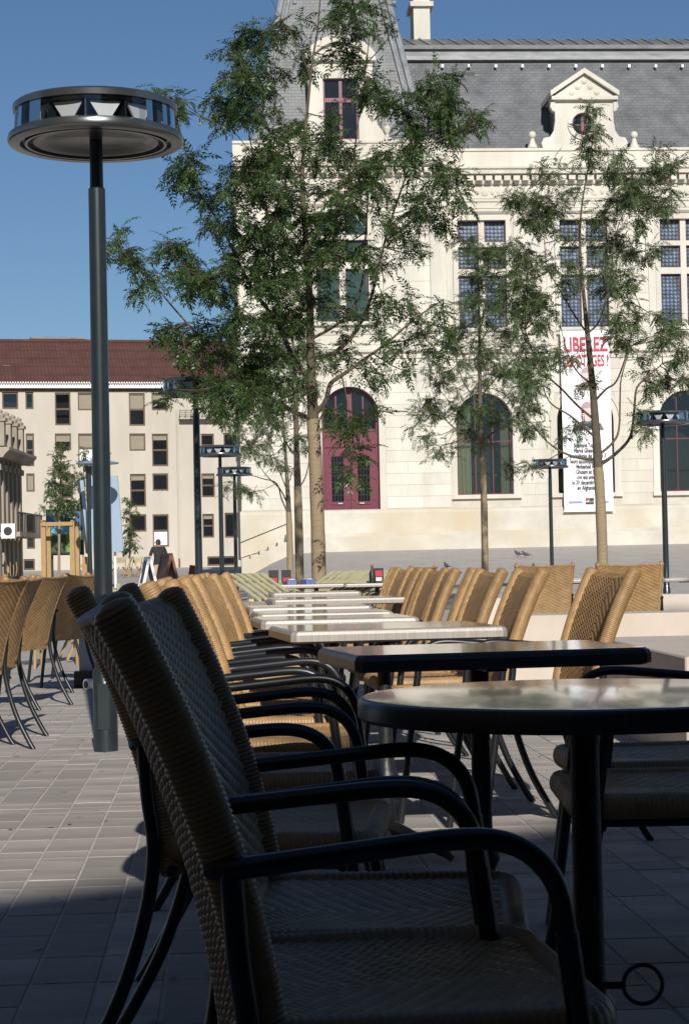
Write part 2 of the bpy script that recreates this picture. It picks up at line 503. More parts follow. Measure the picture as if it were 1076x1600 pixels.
# unseen awning added over and behind the viewer to cut the sky light
AH = 2.75
A0 = Vector((-.85, 5.35, 0)) + Vector((math.sin(SUN_AZ), -math.cos(SUN_AZ), 0)) * AH/math.tan(SUN_EL)
awn = thing('shade_awning', 'unseen dark cloth awning added above and behind the viewer to deepen the shade', 'awning', A0, math.atan2(e.y, e.x))
MB().add([(-9,0,AH),(8,0,AH),(8,-9,AH+1.4),(-9,-9,AH+1.4),(-9,0,AH+.03),(8,0,AH+.03),(8,-9,AH+1.43),(-9,-9,AH+1.43)], [(3,2,1,0),(4,5,6,7),(0,1,5,4),(1,2,6,5),(2,3,7,6),(3,0,4,7)]).build('canopy', MAT['shirt'], awn)
for k in range(5): MB().tube([(-8.8+k*4.35,-.1,AH-.02),(-8.8+k*4.35,-9,AH+1.36)], .025, 6).build('arm', MAT['frame'], awn)
for k in (-8.9, 7.9): MB().tube([(k,-8.9,0),(k,-8.9,AH+1.35)], .04, 8).build('post', MAT['frame'], awn)

# ------------------------------------------------------------------ town hall
TH = R(3.9)
P0 = Vector((xat(757, 700, 75), 75, 0))
hall = thing('town_hall', 'cream limestone town hall with slate roofs and burgundy double door', 'building', P0, TH)
cu, su = math.cos(TH), math.sin(TH)
def fac(px, py, off=0.):
    d = ray(px, py)
    # plane: (p-P0).(-su,cu) = -off
    t = (-off - ((CAM.x-P0.x)*(-su) + (CAM.y-P0.y)*cu)) / (d.x*(-su) + d.y*cu)
    p = CAM + d*t
    return ((p.x-P0.x)*cu + (p.y-P0.y)*su, p.z)
def frect(x0, y0, x1, y1, off=0.):
    xm, ym = (x0+x1)/2, (y0+y1)/2
    return (fac(x0,ym,off)[0], fac(x1,ym,off)[0], fac(xm,y1,off)[1], fac(xm,y0,off)[1])

def arc(uc, zc, r, n=16, a0=180, a1=0):
    return [(uc+r*math.cos(R(a0+(a1-a0)*i/n)), zc+r*math.sin(R(a0+(a1-a0)*i/n))) for i in range(n+1)]

def wall_mb(u0, u1, z0, z1, ops, y0, y1):
    mb = MB()
    br = sorted(set([u0, u1] + [q for o in ops for q in o[:2]]))
    for a, b in zip(br[:-1], br[1:]):
        cov = sorted([(o[2], o[3]) for o in ops if o[0] <= a+1e-6 and o[1] >= b-1e-6])
        z = z0
        for lo, hi in cov:
            if lo > z: mb.box((a,y0,z),(b,y1,lo))
            z = max(z, hi)
        if z < z1: mb.box((a,y0,z),(b,y1,z1))
    for o in ops:
        if o[4]:
            a, b, lo, hi = o[:4]
            r = (b-a)/2; uc = (a+b)/2
            left = [(a, hi)] + [(a, hi-r)] + arc(uc, hi-r, r, 10, 180, 90)[1:]
            right = arc(uc, hi-r, r, 10, 90, 0) + [(b, hi)]
            mb.prism(left, y0, y1); mb.prism(right, y0, y1)
    return mb

PV = .7                                   # the pavilion stands this far proud of the wing
zb = 1.2                                  # foot of the walls
# openings, from the photograph
W0 = frect(494, 333, 575, 503, PV)
DOOR = frect(503.5, 604, 592.5, 831, PV)
W1 = frect(715.5, 343, 790.5, 511); W2 = frect(874.5, 343, 949, 511); W3 = frect(1031, 343, 1106, 511)
A1 = frect(713, 613, 800.5, 770); A2 = frect(870, 612, 958, 770); A3 = frect(1029, 611, 1117, 770)
W3 = (W3[0], W3[0]+W2[1]-W2[0], W2[2], W2[3]); A3 = (A3[0], A3[0]+A2[1]-A2[0], A2[2], A2[3])
W1 = (*W1[:2], *W2[2:]); A1 = (*A1[:2], *A2[2:])
uL = fac(373, 560, PV)[0]; uR = fac(701, 560, PV)[0]
uEnd = 17.5
z_par_p = fac(540, 221, PV)[1]; z_cor_p = fac(540, 254, PV)[1]
z_par = fac(850, 233)[1]; z_cor = fac(850, 266)[1]
z_str = fac(760, 553)[1]; z_pl = fac(760, 797)[1]

opsP = [(*W0, False), (*DOOR, True)]
opsW = [(*W1, False), (*W2, False), (*W3, False), (*A1, True), (*A2, True), (*A3, True)]
wall_mb(uL, uR, zb, z_par_p-.02, opsP, -PV, -PV+.55).build('wall', MAT['stone_joint'], hall)
wall_mb(uR, uEnd, zb, z_par-.02, opsW, 0, .5).build('wall', MAT['stone_joint'], hall)
# side and rear walls, and dark rooms behind the windows
MB().box((uL, -PV+.551, zb), (uL+.5, 11, z_par_p-.02)).build('side_wall', MAT['stone_low'], hall)
MB().box((uR-.5, -PV+.551, zb), (uR, 11, z_par_p-.02)).build('side_wall', MAT['stone'], hall)
MB().box((uL, 11.01, zb), (uEnd, 11.4, z_par-.02)).build('rear_wall', MAT['stone_low'], hall)
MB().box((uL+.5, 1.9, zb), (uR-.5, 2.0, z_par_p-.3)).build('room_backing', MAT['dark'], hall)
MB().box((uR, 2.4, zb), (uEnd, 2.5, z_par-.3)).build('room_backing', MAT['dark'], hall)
MB().box((uEnd-.4, .501, zb), (uEnd, 11, z_par-.02)).build('side_wall', MAT['stone_low'], hall)

# ashlar blocks, each a piece of its own
blk_cache = {}
nblk = 0
rb = random.Random(11)
def ashlar(u0, u1, z0, z1, ops, yf, ch, bl, seed):
    global nblk
    q = random.Random(seed)
    n = max(1, round((z1-z0)/ch)); h = (z1-z0)/n
    for k in range(n):
        za, zc = z0+k*h, z0+(k+1)*h
        free = [(u0, u1)]
        for o in ops:
            lo, hi = o[2]-.12, o[3]+.26
            if zc <= lo or za >= hi: continue
            a, b = o[0]-.26, o[1]+.26
            if o[4]:
                r = (o[1]-o[0])/2+.26; uc = (o[0]+o[1])/2; zs = o[3]-(o[1]-o[0])/2
                if za > zs:
                    dz = za-zs
                    if dz >= r: continue
                    hw = math.sqrt(max(0, r*r-dz*dz)); a, b = uc-hw, uc+hw
            nf = []
            for (p, s) in free:
                if b <= p or a >= s: nf.append((p, s)); continue
                if a > p: nf.append((p, a))
                if b < s: nf.append((b, s))
            free = nf
        for (p, s) in free:
            x = p
            first = True
            while s-x > .05:
                L = bl*q.uniform(.8, 1.25)*(.55 if first and k % 2 else 1)
                first = False
                if s-x-L < .35: L = s-x
                yield (x, x+L, za, zc)
                x += L
def put_block(u0, u1, z0, z1, yf, mat, th=.014, j=.006):
    w, h = round(u1-u0-2*j, 3), round(z1-z0-2*j, 3)
    key = (w, h, th, mat.name)
    if key not in blk_cache:
        blk_cache[key] = MB().box((-w/2, -th, -h/2), (w/2, -.0005, h/2)).mesh('stone_block', mat)
    put('stone_block', blk_cache[key], hall, ((u0+u1)/2, yf, (z0+z1)/2))
blocks = []
for b in ashlar(uL+.02, uR-.02, z_pl+.12, z_str-.2, opsP, -PV, .46, 1.25, 1): blocks.append((*b, -PV))
for b in ashlar(uR+.02, fac(1130,700)[0], z_pl+.12, z_str-.2, opsW, 0, .46, 1.25, 2): blocks.append((*b, 0))
for b in ashlar(uL+.02, uR-.02, z_str+.35, z_cor_p-1.6, opsP, -PV, .62, 1.4, 3): blocks.append((*b, -PV))
for b in ashlar(uR+.02, fac(1130,700)[0], z_str+.35, z_cor-1.6, opsW, 0, .62, 1.4, 4): blocks.append((*b, 0))
blocks.sort(key=lambda b: (b[1]-b[0])*(b[3]-b[2]), reverse=True)
for b in blocks[:300]: put_block(*b[:4], b[4], MAT['stone_block'])
ov = MB()
for b in blocks[300:]: ov.box((b[0]+.006, b[4]-.014, b[2]+.006), (b[1]-.006, b[4]-.0005, b[3]-.006))
if ov.v: tag(ov.build('small_stone_blocks', MAT['stone_block'], hall), kind='stuff')

# plinth, string course, cornices
def prof_run(name, prof, u0, u1, yf, mat=None, parent=None):
    """prof: (outward, z) polygon"""
    return MB().prism([(yf-p, z) for p, z in prof], u0, u1, 'x').build(name, mat or MAT['stone'], parent or hall)
for (a, b, yf, zc) in ((uL-.06, uR+.06, -PV, 0), (uR+.062, uEnd, 0, 0)):
    prof_run('plinth', [(.0015,zb-.2),(.16,zb-.2),(.16,z_pl-.06),(.10,z_pl+.06),(.0015,z_pl+.10)], a, b, yf, MAT['stone_low'])
    zs = z_str
    prof_run('string_course', [(.0015,zs-.2),(.06,zs-.2),(.08,zs-.02),(.22,zs+.04),(.24,zs+.14),(.20,zs+.2),(.10,zs+.24),(.0015,zs+.3)], a, b, yf)
    prof_run('sill_course', [(.0015,W2[2]-.30),(.05,W2[2]-.28),(.10,W2[2]-.16),(.12,W2[2]-.05),(.0015,W2[2]-.02)], a, b, yf)
for (a, b, yf, zc, zp, nm) in ((uL-.1, uR+.1, -PV, z_cor_p, z_par_p, 'p'), (uR+.102, uEnd, 0, z_cor, z_par, 'w')):
    prof_run('architrave', [(.0015,zc-1.75),(.05,zc-1.75),(.05,zc-1.52),(.09,zc-1.50),(.09,zc-1.28),(.15,zc-1.24),(.15,zc-1.15),(.0015,zc-1.12)], a, b, yf)
    prof_run('frieze', [(.0015,zc-1.11),(.04,zc-1.11),(.04,zc-.58),(.0015,zc-.58)], a, b, yf)
    prof_run('cornice', [(.0015,zc-.57),(.10,zc-.57),(.14,zc-.50),(.16,zc-.24),(.50,zc-.21),(.52,zc-.08),(.60,zc-.02),(.60,zc+.05),(.0015,zc+.10)], a, b, yf)
    prof_run('parapet', [(.0015,zc+.101),(.16,zc+.101),(.16,zp-.12),(.22,zp-.10),(.22,zp),(-.3,zp+.02),(-.3,zc+.101)], a, b, yf)
    # modillions under the cornice
    me = MB().box((-.13,-.22,-.10),(.13,0,.11)).mesh('modillion', MAT['stone'])
    n = int((min(b, fac(1120,300)[0])-a)/.365)
    for i in range(n):
        put('modillion', me, hall, (a+.2+i*.365, yf-.161, zc-.355))
    # carved ornaments of the frieze
    me2 = MB().lathe([(.02,-.05),(.12,-.03),(.07,0),(.10,.02),(.03,.05)], 8).mesh('frieze_ornament', MAT['stone'])
    for i in range(int((min(b, fac(1120,300)[0])-a)/.62)):
        o = put('frieze_ornament', me2, hall, (a+.3+i*.62, yf-.05, zc-.85)); o.rotation_euler = (R(90), 0, 0); o.scale = (1.5, 1.7, 1)
        m2 = o.copy(); col.objects.link(m2); m2.location.x += .31; m2.scale = (.8, 1.2, 1)

# pilasters on the pavilion corners and between the upper windows
for (a, b, yf) in ((fac(380,440,PV)[0], fac(402,440,PV)[0], -PV), (fac(672,440,PV)[0], fac(695,440,PV)[0], -PV), (fac(598,440,PV)[0], fac(618,440,PV)[0], -PV), (fac(452,440,PV)[0], fac(472,440,PV)[0], -PV)):
    p = MB().box((a, yf-.12, z_str+.302), (b, yf-.015, z_cor-1.76)).build('pilaster', MAT['stone'], hall)
    MB().box((a-.05, yf-.16, z_cor-2.1), (b+.05, yf-.121, z_cor-1.8)).build('capital', MAT['stone'], p)
    MB().box((a-.05, yf-.16, z_str+.31), (b+.05, yf-.121, z_str+.6)).build('pedestal', MAT['stone'], p)
for (px0, px1) in ((694, 706), (803, 815), (853, 865), (962, 974), (1012, 1023)):
    a, b = fac(px0, 430)[0], fac(px1, 430)[0]
    MB().box((a, -.07, z_str+.302), (b, -.0155, z_cor-1.76)).build('pilaster', MAT['stone'], hall)

# upper windows: stone cross, burgundy frame, glass
def cross_window(w, yf, glassmat, label=None):
    a, b, lo, hi = w
    root = MB().box((a-.2, yf-.07, hi), (b+.2, yf-.0155, hi+.22)).box((a-.2, yf-.07, lo-.001), (a-.001, yf-.0155, hi-.001)).box((b+.001, yf-.07, lo-.001), (b+.2, yf-.0155, hi-.001)).build('window', MAT['stone'], hall)
    uc = (a+b)/2; m = .115
    zr = [lo, lo+(hi-lo)*.49, lo+(hi-lo)*.55, lo+(hi-lo)*.755, lo+(hi-lo)*.80, hi]
    MB().box((uc-m, yf+.06, lo), (uc+m, yf+.3, hi)).build('mullion', MAT['stone'], root)
    for k in (1, 3):
        for (p, q) in ((a, uc-m-.001), (uc+m+.001, b)):
            MB().box((p, yf+.07, zr[k]), (q, yf+.29, zr[k+1])).build('transom', MAT['stone'], root)
    for (p, q) in ((a, uc-m), (uc+m, b)):
        for (z0, z1) in ((zr[0], zr[1]), (zr[2], zr[3]), (zr[4], zr[5])):
            f = .05
            fr = MB().box((p,yf+.2,z0),(p+f,yf+.27,z1)).box((q-f,yf+.2,z0),(q,yf+.27,z1)).box((p+f,yf+.2,z0),(q-f,yf+.27,z0+f)).box((p+f,yf+.2,z1-f),(q-f,yf+.27,z1))
            fr.build('window_frame', MAT['redframe'], root)
            g = MB().box((-(q-p)/2+f, 0, 0), ((q-p)/2-f, .02, z1-z0-2*f)).build('pane', glassmat, root, loc=((p+q)/2, yf+.235, z0+f))
    MB().box((a-.25, yf-.16, lo-.14), (b+.25, yf+.2, lo-.003)).build('sill', MAT['stone'], root)
    prof = [(.071,hi+.22),(.12,hi+.24),(.20,hi+.32),(.20,hi+.38),(.016,hi+.42),(.016,hi+.2205)]
    MB().prism([(yf-p, z) for p, z in prof], a-.32, b+.32, 'x').build('hood_mould', MAT['stone'], root)
cross_window(W0, -PV, MAT['glass_green'])
for w in (W1, W2, W3): cross_window(w, 0, MAT['leaded'])

# arched ground floor openings
def archivolt(w, yf, parent, wd=.26, pr=.06):
    a, b, lo, hi = w
    uc, r = (a+b)/2, (b-a)/2
    zs = hi-r
    mb = MB()
    o, i = arc(uc, zs, r+wd, 24), arc(uc, zs, r+.001, 24)
    for k in range(24):
        mb.prism([i[k], o[k], o[k+1], i[k+1]], yf-pr, yf-.0155)
    mb.box((a-wd, yf-pr, lo), (a-.001, yf-.0155, zs)).box((b+.001, yf-pr, lo), (b+wd, yf-.0155, zs))
    mb.build('surround', MAT['stone'], parent)
    o2, i2 = arc(uc, zs, r+wd+.05, 24), arc(uc, zs, r+wd-.04, 24)
    m3 = MB()
    for k in range(24): m3.prism([i2[k], o2[k], o2[k+1], i2[k+1]], yf-pr-.05, yf-pr-.0005)
    m3.build('hood_mould', MAT['stone'], parent)
    ks = MB().prism([(uc-.11,hi-.02),(uc+.11,hi-.02),(uc+.17,hi+wd+.12),(uc-.17,hi+wd+.12)], yf-pr-.12, yf-pr-.051).build('keystone', MAT['stone'], parent)
def bar(mb, u0, u1, z0, z1, y0, y1): mb.box((u0,y0,z0),(u1,y1,z1))
def arched_window(w, yf, kind):
    a, b, lo, hi = w
    uc, r = (a+b)/2, (b-a)/2; zs = hi-r
    f = .055; y0, y1 = yf+.28, yf+.34
    mb = MB()
    bar(mb, a, a+f, lo, zs, y0, y1); bar(mb, b-f, b, lo, zs, y0, y1); bar(mb, a+f, b-f, lo, lo+f, y0, y1)
    o, i = arc(uc, zs, r, 20), arc(uc, zs, r-f, 20)
    for k in range(20): mb.prism([i[k], o[k], o[k+1], i[k+1]], y0, y1)
    for t in (-.30, .32): bar(mb, uc+t*r-.022, uc+t*r+.022, lo+f, zs+r*.92, y0+.005, y1-.005)
    bar(mb, a+f, b-f, lo+(hi-lo)*.52, lo+(hi-lo)*.52+.05, y0+.002, y1-.008)
    root = mb.build('window', MAT['redframe'], hall)
    MB().prism([(a+f,lo+f),(b-f,lo+f)] + arc(uc, zs, r-f, 20, 0, 180), y0+.025, y0+.035).build('pane', MAT['glass'], root)
    if kind:
        for (c0, c1) in ((a+.06, a+.62), (b-.40, b-.06)):
            vs, nn = [], 36
            mb = MB()
            path = [(c0+(c1-c0)*k/nn, yf+.62+.05*math.sin(k*1.9)+.012*math.sin(k*5)) for k in range(nn+1)]
            for k in range(nn):
                (x0,q0),(x1,q1) = path[k], path[k+1]
                mb.add([(x0,q0,lo-.1),(x1,q1,lo-.1),(x1,q1,hi-.2),(x0,q0,hi-.2)], [(0,1,2,3)])
            mb.build('curtain', MAT['curtain'], root)
    else:
        MB().box((uc+.3, yf+.9, lo), (b+.1, yf+1.1, lo+.62)).build('counter', MAT['curtain'], root)
    MB().box((a-.3, yf-.15, lo-.16), (b+.3, yf+.25, lo-.003)).build('sill', MAT['stone'], root)
    archivolt(w, yf, root)
arched_window(A1, 0, True); arched_window(A2, 0, True); arched_window(A3, 0, False)

# the burgundy door
a, b, lo, hi = DOOR
uc, r = (a+b)/2, (b-a)/2; zs = hi-r
y0 = -PV+.3
f = .09
z_tr = fac(548, 674, PV)[1]; z_tr2 = fac(548, 694, PV)[1]
mb = MB()
bar(mb, a, a+f, lo, zs, y0, y0+.1); bar(mb, b-f, b, lo, zs, y0, y0+.1)
o, i = arc(uc, zs, r, 20), arc(uc, zs, r-f, 20)
for k in range(20): mb.prism([i[k], o[k], o[k+1], i[k+1]], y0, y0+.1)
bar(mb, a+f, b-f, z_tr2-.1, z_tr, y0-.03, y0+.08)
bar(mb, a+f, b-f, z_tr, z_tr+.1, y0-.07, y0+.08)
bar(mb, uc-.09, uc+.09, z_tr+.1, hi-.06, y0-.02, y0+.08)
for t in (-.5, .5): bar(mb, uc+t*r*.96-.03, uc+t*r*.96+.03, z_tr+.1, zs+r*.78, y0+.02, y0+.08)
door = mb.build('door', MAT['red'], hall)
MB().prism([(a+f,z_tr+.1),(b-f,z_tr+.1)] + arc(uc, zs, r-f, 20, 0, 180), y0+.045, y0+.055).build('fanlight_pane', MAT['glass_dark'], door)
def leafdoor(p, q, hs):
    mb = MB(); H = z_tr2-.1
    gz0, gz1 = lo+(H-lo)*.36, H-.35
    g0, g1 = p+(q-p)*.27, q-(q-p)*.27
    bar(mb, p, g0, lo, H, y0+.02, y0+.08); bar(mb, g1, q, lo, H, y0+.02, y0+.08)
    bar(mb, g0, g1, lo, gz0, y0+.02, y0+.08); bar(mb, g0, g1, gz1, H, y0+.02, y0+.08)
    lf = mb.build('door_leaf', MAT['red'], door)
    for (u0, u1, z0, z1) in ((g0-.05, g1+.05, lo+.35, gz0-.22), (p+.04, g0-.1, gz0+.05, gz1-.1), (g1+.1, q-.04, gz0+.05, gz1-.1), (p+.02, q-.02, lo+.04, lo+.24), (g0-.04, g1+.04, gz0-.12, gz0-.03)):
        MB().box((u0, y0-.005, z0), (u1, y0+.0195, z1)).build('door_panel', MAT['red'], lf)
    MB().box((g0, y0+.045, gz0), (g1, y0+.055, gz1)).build('pane', MAT['glass_dark'], lf)
    gr = MB()
    for k in range(1, 4): gr.box((g0+(g1-g0)*k/4-.008, y0+.03, gz0), (g0+(g1-g0)*k/4+.008, y0+.04, gz1))
    for k in range(1, 7): gr.box((g0, y0+.032, gz0+(gz1-gz0)*k/7-.008), (g1, y0+.042, gz0+(gz1-gz0)*k/7+.008))
    gr.build('grille', MAT['iron'], lf)
    MB().box((hs-.09, y0-.05, gz0-.1), (hs+.09, y0-.02, gz0-.05)).build('letter_plate', MAT['zinc'], lf)
leafdoor(a+f+.002, uc-.006, uc-.42); leafdoor(uc+.006, b-f-.002, uc+.42)
archivolt(DOOR, -PV, door, .24)

# podium and side steps
zp0, zp1 = fac(600, 862, PV+2)[1], fac(600, 832, PV+.2)[1]
u_p0 = fac(448, 845, PV+2.0)[0]
pod = MB().box((u_p0, -PV-2.0, .6), (uEnd, -.165, zp1-.16)).box((u_p0, -PV-1.6, zp1-.16), (uEnd, -.167, zp1-.02)).build('podium', MAT['stone_low'], hall)
for k in range(5):
    z = zp1-.17-.15*(k+1); u = u_p0-.34*(k+1)
    MB().box((u, -PV-2.0-.02*k, .35), (u+.339, -PV-.163, z)).build('step', MAT['stone_low'], pod)
rail = MB().tube([at(376, 848, 72.4)-P0, at(450, 818, 72.2)-P0], .02, 6)
rail.v = [((x*cu+y*su), (-x*su+y*cu), z) for x, y, z in rail.v]
rail.build('handrail', MAT['iron'], hall)

# wing roof
yR = 3.1
zr0, zr1 = z_par+.0, fac(850, 96, -yR)[1]
sl = MB().add([(uR-2, .35, zr0-.2), (uEnd, .35, zr0-.2), (uEnd, yR, zr1), (uR-2, yR, zr1), (uR-2,9,zr1),(uEnd,9,zr1),(uEnd,11.2,zr0-.2),(uR-2,11.2,zr0-.2)], [(0,1,2,3),(3,2,5,4),(4,5,6,7),(0,3,4,7),(1,6,5,2)])
rw = sl.build('roof', MAT['slate'], hall)
z70 = fac(850, 71, -yR)[1]; z62 = fac(850, 61, -yR-.9)[1]
MB().prism([(yR-.05,zr1-.02),(yR-.22,zr1+.02),(yR-.20,zr1+.18),(yR-.02,zr1+.22),(yR-.02,z70-.22),(yR-.16,z70-.18),(yR-.18,z70-.02),(yR+.05,z70),(yR+.9,z62),(yR+1.0,zr1)], uR-1.5, uEnd, 'x').build('lead_curb', MAT['lead'], rw)
for k in range(28):
    u = uR-.8+k*.62
    MB().tube([(u+.2, yR+.0, z70+.03), (u-.2, yR+.88, z62+.03)], .035, 5).build('standing_seam', MAT['zinc'], rw)
for k in range(12):
    u = fac(690+k*41.5, 105, -yR+.2)[0]; z = fac(690+k*41.5, 105, -yR+.2)[1]
    MB().box((u-.05, yR-.42, z-.06), (u+.05, yR-.3, z+.06)).build('roof_hook', MAT['zinc'], rw)
# chimney
c0 = fac(646, 40, -4)[0]; c1 = fac(671.5, 40, -4)[0]
ch = MB().box((c0, 4, zr1-1), (c1, 5.3, z62+2.6)).build('chimney', MAT['stone'], hall)
MB().box((c0-.14, 3.86, z62+1.35), (c1+.14, 5.44, z62+1.55)).build('chimney_band', MAT['stone'], ch)
MB().box((c0-.08, 3.92, zr1+.2), (c1+.08, 5.38, zr1+.5)).build('chimney_base', MAT['stone'], ch)
MB().box((c0-.2, 3.8, z62+2.601), (c1+.2, 5.5, z62+2.9)).build('chimney_cap', MAT['stone'], ch)

# pavilion roof
ub0, ub1 = fac(395, 214, PV-.4)[0], fac(665, 214, PV-.4)[0]
zt0 = z_par_p-.1; RH = 9.0; ins = .205*RH
yb0, yb1 = -PV+.4, -PV+.4+(ub1-ub0)
pr = MB().add([(ub0,yb0,zt0),(ub1,yb0,zt0),(ub1,yb1,zt0),(ub0,yb1,zt0),(ub0+ins,yb0+ins,zt0+RH),(ub1-ins,yb0+ins,zt0+RH),(ub1-ins,yb1-ins,zt0+RH),(ub0+ins,yb1-ins,zt0+RH)], [(0,1,5,4),(1,2,6,5),(2,3,7,6),(3,0,4,7),(4,5,6,7)]).build('roof', MAT['slate'], hall)
for (p, q) in (((ub0,yb0),(ub0+ins,yb0+ins)), ((ub1,yb0),(ub1-ins,yb0+ins))):
    MB().tube([(p[0],p[1]-.02,zt0),(q[0],q[1]-.02,zt0+RH)], .13, 8).build('hip_cap', MAT['zinc'], pr)
    MB().tube([(p[0]+(.3 if p[0]==ub0 else -.3),p[1]-.07,zt0),(q[0]+(.3 if p[0]==ub0 else -.3),q[1]-.07,zt0+RH)], .075, 8).build('hip_roll', MAT['zinc'], pr)
MB().box((ub0+ins-.2,yb0+ins-.2,zt0+RH),(ub1-ins+.2,yb1-ins+.2,zt0+RH+.35)).build('roof_crest', MAT['lead'], pr)
for px in (460, 615):
    u, z = fac(px, 5, PV-1.7)
    MB().lathe([(.02,-.09),(.09,-.05),(.09,.05),(.02,.09)], 8).build('roof_hook', MAT['zinc'], pr, loc=(u, yb0+.205*(z-zt0)-.02, z))

def urn(px, py, yf, off, h, ball, parent=None):
    u, z = fac(px, py, off)
    prof = [(.17,0),(.17,.12),(.08,.16),(.06,.24),(.13,.36),(.15,.48),(.10,.56),(.05,.60),(.09,.68),(.0,.76)] if not ball else [(.19,0),(.19,.1),(.12,.2),(.09,.34),(.07,.38)] + [(.155*math.sin(R(t)), .52-.155*math.cos(R(t))) for t in range(30,181,15)]
    s = h/prof[-1][1]
    MB().lathe([(max(p*s,0), q*s) for p, q in prof], 12).build('urn', MAT['stone'], parent or hall, loc=(u, yf, z), smooth=True)

# pavilion dormer with a curved pediment
D0 = frect(505, 122, 560, 218, PV+.05); yD = -PV-.05
a, b, lo, hi = D0
mb = wall_mb(fac(482,170,PV+.05)[0], fac(583,170,PV+.05)[0], z_par_p+.02, fac(533,96,PV+.05)[1], [(*D0, False)], yD, yD+.35)
dm = mb.build('dormer', MAT['stone'], hall)
dl, dr = fac(482,170,PV+.05)[0], fac(583,170,PV+.05)[0]
MB().box((dl+.02, yD+.351, z_par_p), (dr-.02, yD+2.2, hi+.5)).build('dormer_side', MAT['lead'], dm)
zc = fac(533, 96, PV+.05)[1]
MB().box((dl-.12, yD-.18, zc), (dr+.12, yD+.5, zc+.22)).build('entablature', MAT['stone'], dm)
W = (dr-dl)/2+.14; uc = (dl+dr)/2; zt = fac(533, 56, PV+.05)[1]; hh = zt-zc-.22; rr = (W*W+hh*hh)/(2*hh)
a_ = math.degrees(math.asin(min(1, W/rr)))
if hh > W*.999: rr = W; a_ = 90
oc = [(uc+rr*math.sin(R(-a_+2*a_*k/20)), zt-rr+rr*math.cos(R(-a_+2*a_*k/20))) for k in range(21)]
ic = [(uc+(rr-.28)*math.sin(R(-a_+2*a_*k/20)), zt-rr+(rr-.28)*math.cos(R(-a_+2*a_*k/20))) for k in range(21)]
mb = MB()
for k in range(20): mb.prism([ic[k], oc[k], oc[k+1], ic[k+1]], yD-.2, yD+1.2)
mb.build('pediment', MAT['stone'], dm)
MB().prism(ic + [(uc+W*.8, zc+.221), (uc-W*.8, zc+.221)], yD-.02, yD+1.1).build('tympanum', MAT['stone'], dm)
urn(530, 57, yD+.2, PV+.05, .72, False, dm); urn(460, 219, yD+.1, PV+.05, .75, False, dm); urn(605, 219, yD+.1, PV+.05, .75, False, dm)
for s, x in ((-1, dl), (1, dr)):
    z0 = z_par_p+.03
    pts = [(x, z0), (x+s*.42, z0), (x+s*.44, z0+.2), (x+s*.3, z0+.42), (x+s*.14, z0+.62), (x+s*.10, z0+1.1), (x, z0+1.3)]
    MB().prism(pts, yD+.02, yD+.3).build('scroll', MAT['stone'], dm)
f = .07
wn = MB().box((a,yD+.16,lo),(a+f,yD+.22,hi)).box((b-f,yD+.16,lo),(b,yD+.22,hi)).box((a+f,yD+.16,lo),(b-f,yD+.22,lo+f)).box((a+f,yD+.16,hi-f),(b-f,yD+.22,hi)).box(((a+b)/2-.06,yD+.15,lo+f),((a+b)/2+.06,yD+.22,hi-f)).box((a+f,yD+.14,lo+(hi-lo)*.62),(b-f,yD+.215,lo+(hi-lo)*.69)).build('window', MAT['red'], dm)
for (p, q) in ((a+f,(a+b)/2-.06),((a+b)/2+.06,b-f)):
    for (z0, z1) in ((lo+f, lo+(hi-lo)*.62), (lo+(hi-lo)*.69, hi-f)):
        MB().box((p,yD+.185,z0),(q,yD+.195,z1)).build('pane', MAT['glass_dark'], wn)

# wing dormer with a triangular pediment and a round window
yD = -.05
zb0 = z_par+.02
A = [fac(x, y, .05) for x, y in ((866,157),(957,157),(957,231),(866,231))]
dl, dr = A[0][0], A[1][0]; zt = fac(911,157,.05)[1]
uo, zo = fac(910, 194, .05); ro = .44
mb = MB()
n = 28
circ = [(uo+ro*math.cos(2*math.pi*k/n), zo+ro*math.sin(2*math.pi*k/n)) for k in range(n)]
def sq(k):
    t = 2*math.pi*k/n; c, s = math.cos(t), math.sin(t)
    hw = (dr-dl)/2
    tx = ((dr-uo) if c > 0 else (uo-dl))/max(abs(c),1e-6); tz = ((zt-zo) if s > 0 else (zo-zb0))/max(abs(s),1e-6)
    q = min(tx, tz); return (uo+c*q, zo+s*q)
for k in range(n):
    p = [circ[k], sq(k), sq((k+1)%n), circ[(k+1)%n]]
    s0, s1 = p[1], p[2]
    if abs(s0[0]-s1[0]) > 1e-4 and abs(s0[1]-s1[1]) > 1e-4:
        corner = (s0[0] if abs(s0[0]-dl) < 1e-3 or abs(s0[0]-dr) < 1e-3 else s1[0], s0[1] if abs(s0[1]-zt) < 1e-3 or abs(s0[1]-zb0) < 1e-3 else s1[1])
        p = [p[0], s0, corner, s1, p[3]]
    mb.prism(p, yD, yD+.3)
dm = mb.build('dormer', MAT['stone'], hall)
MB().box((dl+.03, yD+.301, zb0), (dr-.03, yD+2.6, zt+.6)).build('dormer_side', MAT['lead'], dm)
ring = MB()
for k in range(n):
    t0, t1 = 2*math.pi*k/n, 2*math.pi*(k+1)/n
    ring.prism([(uo+(ro+.005)*math.cos(t0),zo+(ro+.005)*math.sin(t0)),(uo+(ro+.17)*math.cos(t0),zo+(ro+.17)*math.sin(t0)),(uo+(ro+.17)*math.cos(t1),zo+(ro+.17)*math.sin(t1)),(uo+(ro+.005)*math.cos(t1),zo+(ro+.005)*math.sin(t1))], yD-.07, yD-.0005)
ring.build('surround', MAT['stone'], dm)
ring = MB()
